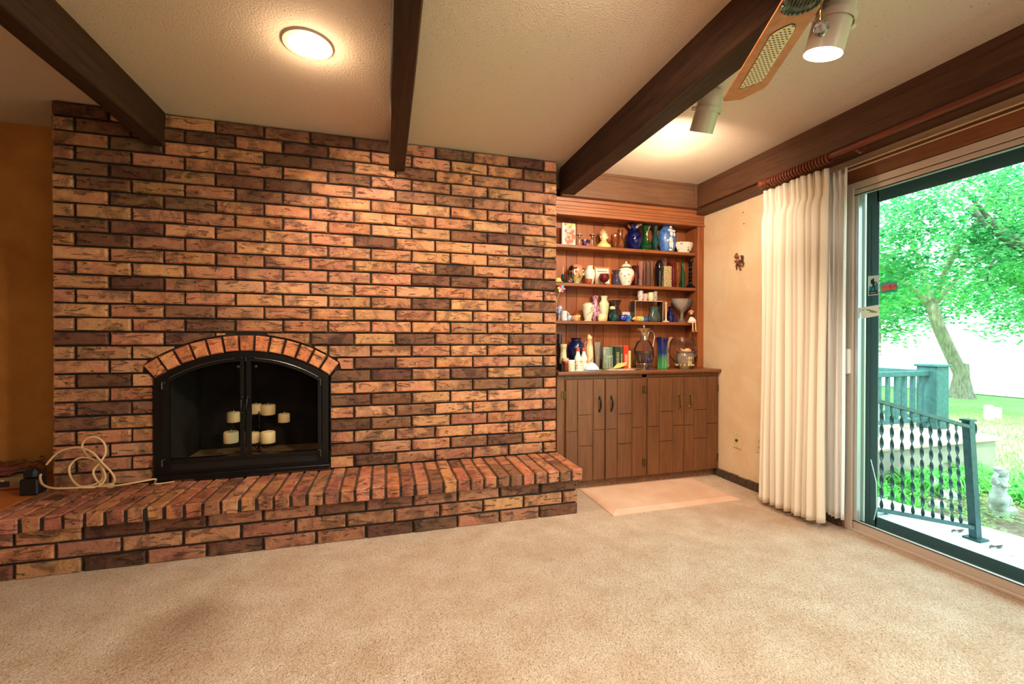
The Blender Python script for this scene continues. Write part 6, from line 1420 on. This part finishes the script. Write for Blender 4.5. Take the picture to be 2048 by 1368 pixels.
# iron stair railing
iron = mottled('painted_iron', S(34,58,62), S(48,76,80), 40, .5, .2)
def R_(px, py): return atY(px, py, 1.87)
rl = thing('iron_railing', 'dark iron stair railing with twisted spindles just outside the glass door', 'railing', tuple(R_(1945, 1088)))
def bar(a, b, wx, wy, name, mt=iron, parent=rl):
    d = (b-a).normalized(); s_ = Vector((0,1,0)); u = d.cross(s_).normalized(); vs = []
    for p in (a, b):
        for i, j in ((-1,-1),(1,-1),(1,1),(-1,1)): vs.append(p+s_*(wy/2*i)+u*(wx/2*j))
    return MB().add(vs, [(0,1,2,3),(7,6,5,4),(0,4,5,1),(1,5,6,2),(2,6,7,3),(3,7,4,0)]).build(name, mt, parent)
bar(R_(1741, 798), R_(1935, 853), .020, .040, 'top_rail'); bar(R_(1741, 1016), R_(1948, 1055), .022, .030, 'bottom_rail')
pb, ptp = R_(1951, 1086), R_(1936, 842)
bar(Vector((pb.x, pb.y, -.2)), ptp, .050, .040, 'post'); bar(Vector((pb.x, pb.y, -.2)), Vector((pb.x, pb.y, -.188)), .09, .09, 'base_plate'); bar(ptp, ptp+Vector((0,0,.012)), .066, .056, 'post_cap')
q = R_(1948, 858); MB().tube([q+Vector((.022*math.cos(a), 0, .035*math.sin(a))) for a in [PI*k/12-PI/2 for k in range(13)]], .006, 6).build('scroll', iron, rl, smooth=True)
tx = [1763.6,1783.4,1802.9,1823.3,1842.2,1860.2,1878,1895.6,1912]; bx_ = [1763,1785,1806,1826,1846,1866,1885,1905,1922]
for i, (a, b) in enumerate(zip(tx, bx_)):
    f1 = (a-1741)/194; f2 = (b-1741)/207; A = R_(a, 798+55*f1); B = R_(b, 1016+39*f2); n = 56; vs = []; F = []
    for k in range(n+1):
        p = A.lerp(B, k/n); u = k/n; an = (u-.06)/.88*PI*7.5 if .06 < u < .94 else (0 if u <= .06 else PI*7.5); w_ = .0095 if u < .97 else .004
        for s1, s2 in ((-1,-1),(1,-1),(1,1),(-1,1)):
            vs.append(p+Vector((math.cos(an)*w_*s1-math.sin(an)*.0022*s2, math.sin(an)*w_*s1+math.cos(an)*.0022*s2, 0)))
    for k in range(n):
        for s_ in range(4): F.append((k*4+s_, k*4+(s_+1) % 4, (k+1)*4+(s_+1) % 4, (k+1)*4+s_))
    MB().add(vs, F).ell(B+Vector((0,0,.008)), (.009,.009,.005), 8, 5).build('spindle', iron, rl)
# stone pier at the house corner
pier = thing('stone_pier', 'pale rough stone pier at the left edge of the garden view', 'pier', (3.0, 2.3, -.2))
stone = mottled('pale_stone', S(196,190,182), S(166,158,150), 6, .9, .7, .01, 30)
z = -.2; i = 0; rr = random.Random(31)
while z < .80:
    h = [.17,.12,.20,.14,.10,.19,.12][i % 7]; h = min(h, .84-z); off = rr.uniform(-.03, .03)
    for (xa, xb) in (((2.72, 2.95+off), (2.955+off, 3.16+rr.uniform(-.03, .02))) if i % 2 else ((2.72, 3.15+rr.uniform(-.05, .03)),)):
        MB().bbox(xa, xb, 2.12+rr.uniform(-.02, .02), 2.5, z+.004, z+h-.004, .022, .008).build('stone', stone, pier)
    z += h; i += 1
MB().box(2.73, 3.1, 2.16, 2.48, -.2, z-.02).build('mortar_core', conc, pier)
# deck with railing
deck = thing('deck', 'brown raised garden deck with grey-brown fascia beyond the iron railing', 'deck', (5.7, 4.2, GZ))
pold = [(4.4,3.25),(6.607,3.196),(6.95,3.9),(6.95,5.3),(4.4,5.3)]
brd = mottled('deck_boards', S(170,140,124), S(150,120,106), 12, .8, .3, sc3=(.3,6,1))
y = 3.2
while y < 5.3:
    y2 = y+.135; xr = 6.607+(min(y2, 3.9)-3.196)*.487; MB().bbox(4.4, xr+.03, y-.02 if y < 3.21 else y, y2, -.040, -.013, .003).build('deck_board', brd, deck); y += .14
fm = mottled('fascia', S(140,126,112), S(126,112,100), 6, .8, .2)
MB().bbox(4.4, 6.60, 3.205, 3.235, -.33, -.041, .003).build('fascia', fm, deck)
MB().prism([(6.60,3.21),(6.94,3.9),(6.94,5.3),(6.91,5.3),(6.91,3.9),(6.57,3.22)], lambda a, b, d: (a, b, d), -.33, -.041).build('side_fascia', fm, deck)
MB().box(4.5, 6.4, 3.6, 3.7, GZ, -.33).box(6.4, 6.5, 3.5, 5.0, GZ, -.33).build('support', plain('dark_support', S(70,62,56), .9), deck)
dr_ = thing('deck_railing', 'dark green deck railing with a thick square end post and flat balusters', 'railing', (6.62, 3.78, -.013))
gm_ = mottled('green_paint', S(34,66,66), S(44,82,80), 20, .6, .2)
PX_, PY_ = 6.60, 3.80
MB().bbox(PX_-.11, PX_+.11, PY_-.11, PY_+.11, -.013, .755, .006).build('end_post', gm_, dr_); MB().bbox(PX_-.13, PX_+.13, PY_-.13, PY_+.13, .755, .785, .006).build('post_cap', gm_, dr_)
MB().bbox(4.45, PX_-.1, PY_-.035, PY_+.035, .640, .705, .006).build('top_rail', gm_, dr_); MB().bbox(4.45, PX_-.1, PY_-.025, PY_+.025, .07, .12, .004).build('bottom_rail', gm_, dr_)
MB().bbox(PX_-.035, PX_+.035, PY_+.1, 5.3, .640, .705, .006).build('top_rail', gm_, dr_); MB().bbox(PX_-.025, PX_+.025, PY_+.1, 5.3, .07, .12, .004).build('bottom_rail', gm_, dr_)
for k in range(14):
    x_ = PX_-.20-.145*k
    if x_ > 4.5: MB().box(x_-.022, x_+.022, PY_-.015, PY_+.015, .12, .64).build('baluster', gm_, dr_)
for k in range(9):
    y_ = PY_+.22+.145*k; MB().box(PX_-.015, PX_+.015, y_-.022, y_+.022, .12, .64).build('baluster', gm_, dr_)
for x_ in (5.3,): MB().box(x_-.03, x_+.03, PY_-.03, PY_+.03, -.013, .07).build('rail_foot', gm_, dr_)
# statue
st = thing('garden_statue', 'small weathered grey stone torso statue standing in the garden bed', 'statue', (5.0, 2.40, GZ))
sm_ = mottled('statue_stone', S(178,176,168), S(140,138,130), 14, .9, .6, .006, 60)
sx_, sy_ = 5.0, 2.40
mb = MB(); mb.bbox(sx_-.02, sx_+.13, sy_-.06, sy_+.06, GZ, GZ+.10, .02, .008); mb.build('stone_base', sm_, st, smooth=True)
mb = MB(); mb.tube([(sx_+.01, sy_, GZ+.08), (sx_-.005, sy_, GZ+.14), (sx_-.01, sy_, GZ+.19), (sx_+.0, sy_, GZ+.24), (sx_+.01, sy_, GZ+.29), (sx_+.012, sy_, GZ+.33)], [.045,.062,.058,.042,.050,.036], 14)
mb.ell((sx_+.045, sy_-.02, GZ+.15), (.035,.04,.055), 12, 8).ell((sx_-.035, sy_-.02, GZ+.16), (.03,.04,.05), 12, 8).ell((sx_+.018, sy_-.04, GZ+.285), (.02,.02,.018), 10, 7).ell((sx_-.018, sy_-.04, GZ+.285), (.02,.02,.018), 10, 7)
mb.build('torso', sm_, st, smooth=True)
mb = MB(); mb.tube([(sx_-.03, sy_, GZ+.31), (sx_-.07, sy_, GZ+.30), (sx_-.075, sy_, GZ+.35), (sx_-.05, sy_-.01, GZ+.385)], [.020,.020,.018,.014], 10).tube([(sx_+.045, sy_, GZ+.31), (sx_+.075, sy_, GZ+.33), (sx_+.07, sy_, GZ+.385), (sx_+.02, sy_, GZ+.41)], [.022,.024,.022,.014], 10); mb.build('raised_arms', sm_, st, smooth=True)
MB().ell((sx_+.008, sy_, GZ+.385), (.036,.036,.045), 14, 10).ell((sx_+.01, sy_+.01, GZ+.41), (.042,.04,.026), 12, 8).build('head', sm_, st, smooth=True)
# stumps and rocks
for px, py, h, r_, lb in ((1978, 838, .26, .07, 'short white cylindrical marker standing on the lawn'), (1996, 836, .20, .05, 'small white marker beside the larger one on the lawn')):
    p = atZ(px, py, GZ); tag(MB().lathe([(0,0),(r_,0),(r_,h-.03),(r_*.8,h),(0,h)], p.x, p.y, GZ, 20).build('lawn_marker', M['white'], loc=tuple(p), smooth=True), lb, 'marker')
rockm = mottled('white_rock', S(232,226,218), S(206,198,188), 10, .9, .6, .01, 30)
for px, py, r_, lb in ((1864, 972, .13, 'large white rock among the plants behind the iron spindles'), (1877, 1010, .07, 'small white rock nearer the patio behind the spindles'), (1895, 992, .08, 'flat white rock right of the large one in the garden bed'), (1775, 1000, .09, 'white rock near the stone pier in the garden bed')):
    p = atZ(px, py, GZ+.03); mb = MB(); s0 = len(lb); mb.ell((p.x, p.y, GZ+r_*.4), (r_, r_*.8, r_*.62), 12, 8)
    mb.v = [v+Vector([mnoise.noise(v*9+Vector((s0, k*7, 0)))*r_*.35 for k in range(3)]) for v in mb.v]
    tag(mb.build('garden_rock', rockm, loc=(p.x, p.y, GZ), fix=True), lb, 'rock', 'white rocks in the garden bed')
# strap-leaved clumps, ground cover, grass
def strap(cx_, cy_, n, L, seed, w_=.012):
    r = random.Random(seed); mb = MB()
    for _ in range(n):
        a = r.uniform(0, 2*PI); l = L*r.uniform(.6, 1.15); x, y = cx_+r.uniform(-.16, .16), cy_+r.uniform(-.16, .16); pr = []
        for k in range(6):
            u = k/5; pr.append((Vector((x+math.cos(a)*l*u*.75*u**.4, y+math.sin(a)*l*u*.75*u**.4, GZ+l*(1.25*u-1.0*u*u*u))), w_*(1-u)**.6+.001))
        sd = Vector((-math.sin(a), math.cos(a), 0)); i0 = len(mb.v)
        for p, w2 in pr: mb.v += [p-sd*w2, p+sd*w2]
        for k in range(5): mb.f.append([i0+2*k, i0+2*k+1, i0+2*k+3, i0+2*k+2]); mb.mi.append(0)
    return mb
GR = leafmat('strap_leaf', S(64,150,70), S(110,196,96), S(160,222,120), 3)
spots = [(5.65,2.5,'clump of long strap leaves right of the garden statue'), (5.55,2.95,'clump of long strap leaves behind the garden statue'), (5.35,3.0,'clump of long strap leaves against the deck fascia'), (6.1,2.65,'leafy strap clump at the right lawn edge of the bed'), (6.0,3.05,'leafy strap clump at the deck corner'), (5.0,3.02,'strap-leaved clump between the iron post and the deck'), (4.55,3.0,'sparse strap leaves under the deck fascia behind the spindles'), (5.9,2.2,'strap clump at the right edge of the view'), (4.35,2.75,'small strap clump beside the large white rock')]
for i, (x_, y_, lb) in enumerate(spots):
    o = strap(x_, y_, 90 if i < 5 else 55, .34 if i < 6 else .26, i).build('strap_leaf_plant', GR, loc=(x_, y_, GZ), fix=False); tag(o, lb, 'plant', 'strap-leaved plants in the garden bed')
mb = MB(); rr = random.Random(77)
bed = [(4.02,1.55),(4.4,.3),(6.2,.8),(6.2,2.2),(5.9,3.1),(3.95,3.15)]
def inp(x, y, P):
    c = False
    for i in range(len(P)):
        a, b = P[i], P[i-1]
        if (a[1] > y) != (b[1] > y) and x < (b[0]-a[0])*(y-a[1])/(b[1]-a[1])+a[0]: c = not c
    return c
cnt = 0
while cnt < 9000:
    x_, y_ = rr.uniform(3.9, 6.3), rr.uniform(.3, 3.2)
    if not inp(x_, y_, bed) or mnoise.noise(Vector((x_*3, y_*3, 0))) < -.12: cnt += 1; continue
    s_ = rr.uniform(.009, .022); a = rr.uniform(0, 2*PI); u = Vector((math.cos(a), math.sin(a), rr.uniform(-.3, .5))); w_ = Vector((-math.sin(a), math.cos(a), rr.uniform(-.3, .3))); p = Vector((x_, y_, GZ+.02+rr.uniform(0, .075)))
    i0 = len(mb.v); mb.v += [p-u*s_, p-w_*s_*.6, p+u*s_, p+w_*s_*.6]; mb.f.append([i0, i0+1, i0+2, i0+3]); mb.mi.append(0); cnt += 1
o = mb.build('ground_cover', leafmat('cover_leaf', S(90,150,70), S(150,206,110), S(190,226,140), 4), loc=(5, 2, GZ), fix=False); o['kind'] = 'stuff'; tag(o, 'low leafy ground cover filling the garden bed by the patio', 'ground cover')
mb = MB(); rr = random.Random(78)
for _ in range(24000):
    x_, y_ = rr.uniform(5.9, 12.5), rr.uniform(1.4, 8.5)
    if rr.random() < (x_-6)/9: continue
    if x_ < 6.98 and y_ > 3.15: continue
    a = rr.uniform(0, 2*PI); l = rr.uniform(.03, .08); b = Vector((math.cos(a), math.sin(a), 0)); t_ = Vector((rr.uniform(-.03, .03), rr.uniform(-.03, .03), l)); p = Vector((x_, y_, GZ)); i0 = len(mb.v)
    mb.v += [p-b*.006, p+b*.006, p+t_]; mb.f.append([i0, i0+1, i0+2]); mb.mi.append(0)
o = mb.build('grass_blades', leafmat('grass_leaf', S(90,170,76), S(130,204,96), S(170,224,120), 2), loc=(8, 4, GZ), fix=False); o['kind'] = 'stuff'; tag(o, 'grass blades of the lawn beyond the deck and garden bed', 'grass')
for px, py, lb in ((1912, 1063, 'dried leaf litter on the patio left of the iron post'), (1989, 1095, 'dark dry leaf on the patio right of the iron post'), (2030, 1114, 'thin dry twig on the patio near the right edge')):
    p = atZ(px, py, -.198); mb = MB()
    for k in range(5 if 'twig' not in lb else 1):
        q = p+Vector((.02*k-.04, .012*math.sin(k*2.3), .002)); mb.tube([q, q+Vector((.02, .01*math.cos(k), .004)), q+Vector((.045, -.004, .001))], [.003,.005,.001] if 'twig' not in lb else [.001,.0015,.001], 5)
    tag(mb.build('dry_leaf', plain('dry_leaf', S(90,70,54), .9), loc=tuple(p)), lb, 'leaf litter')
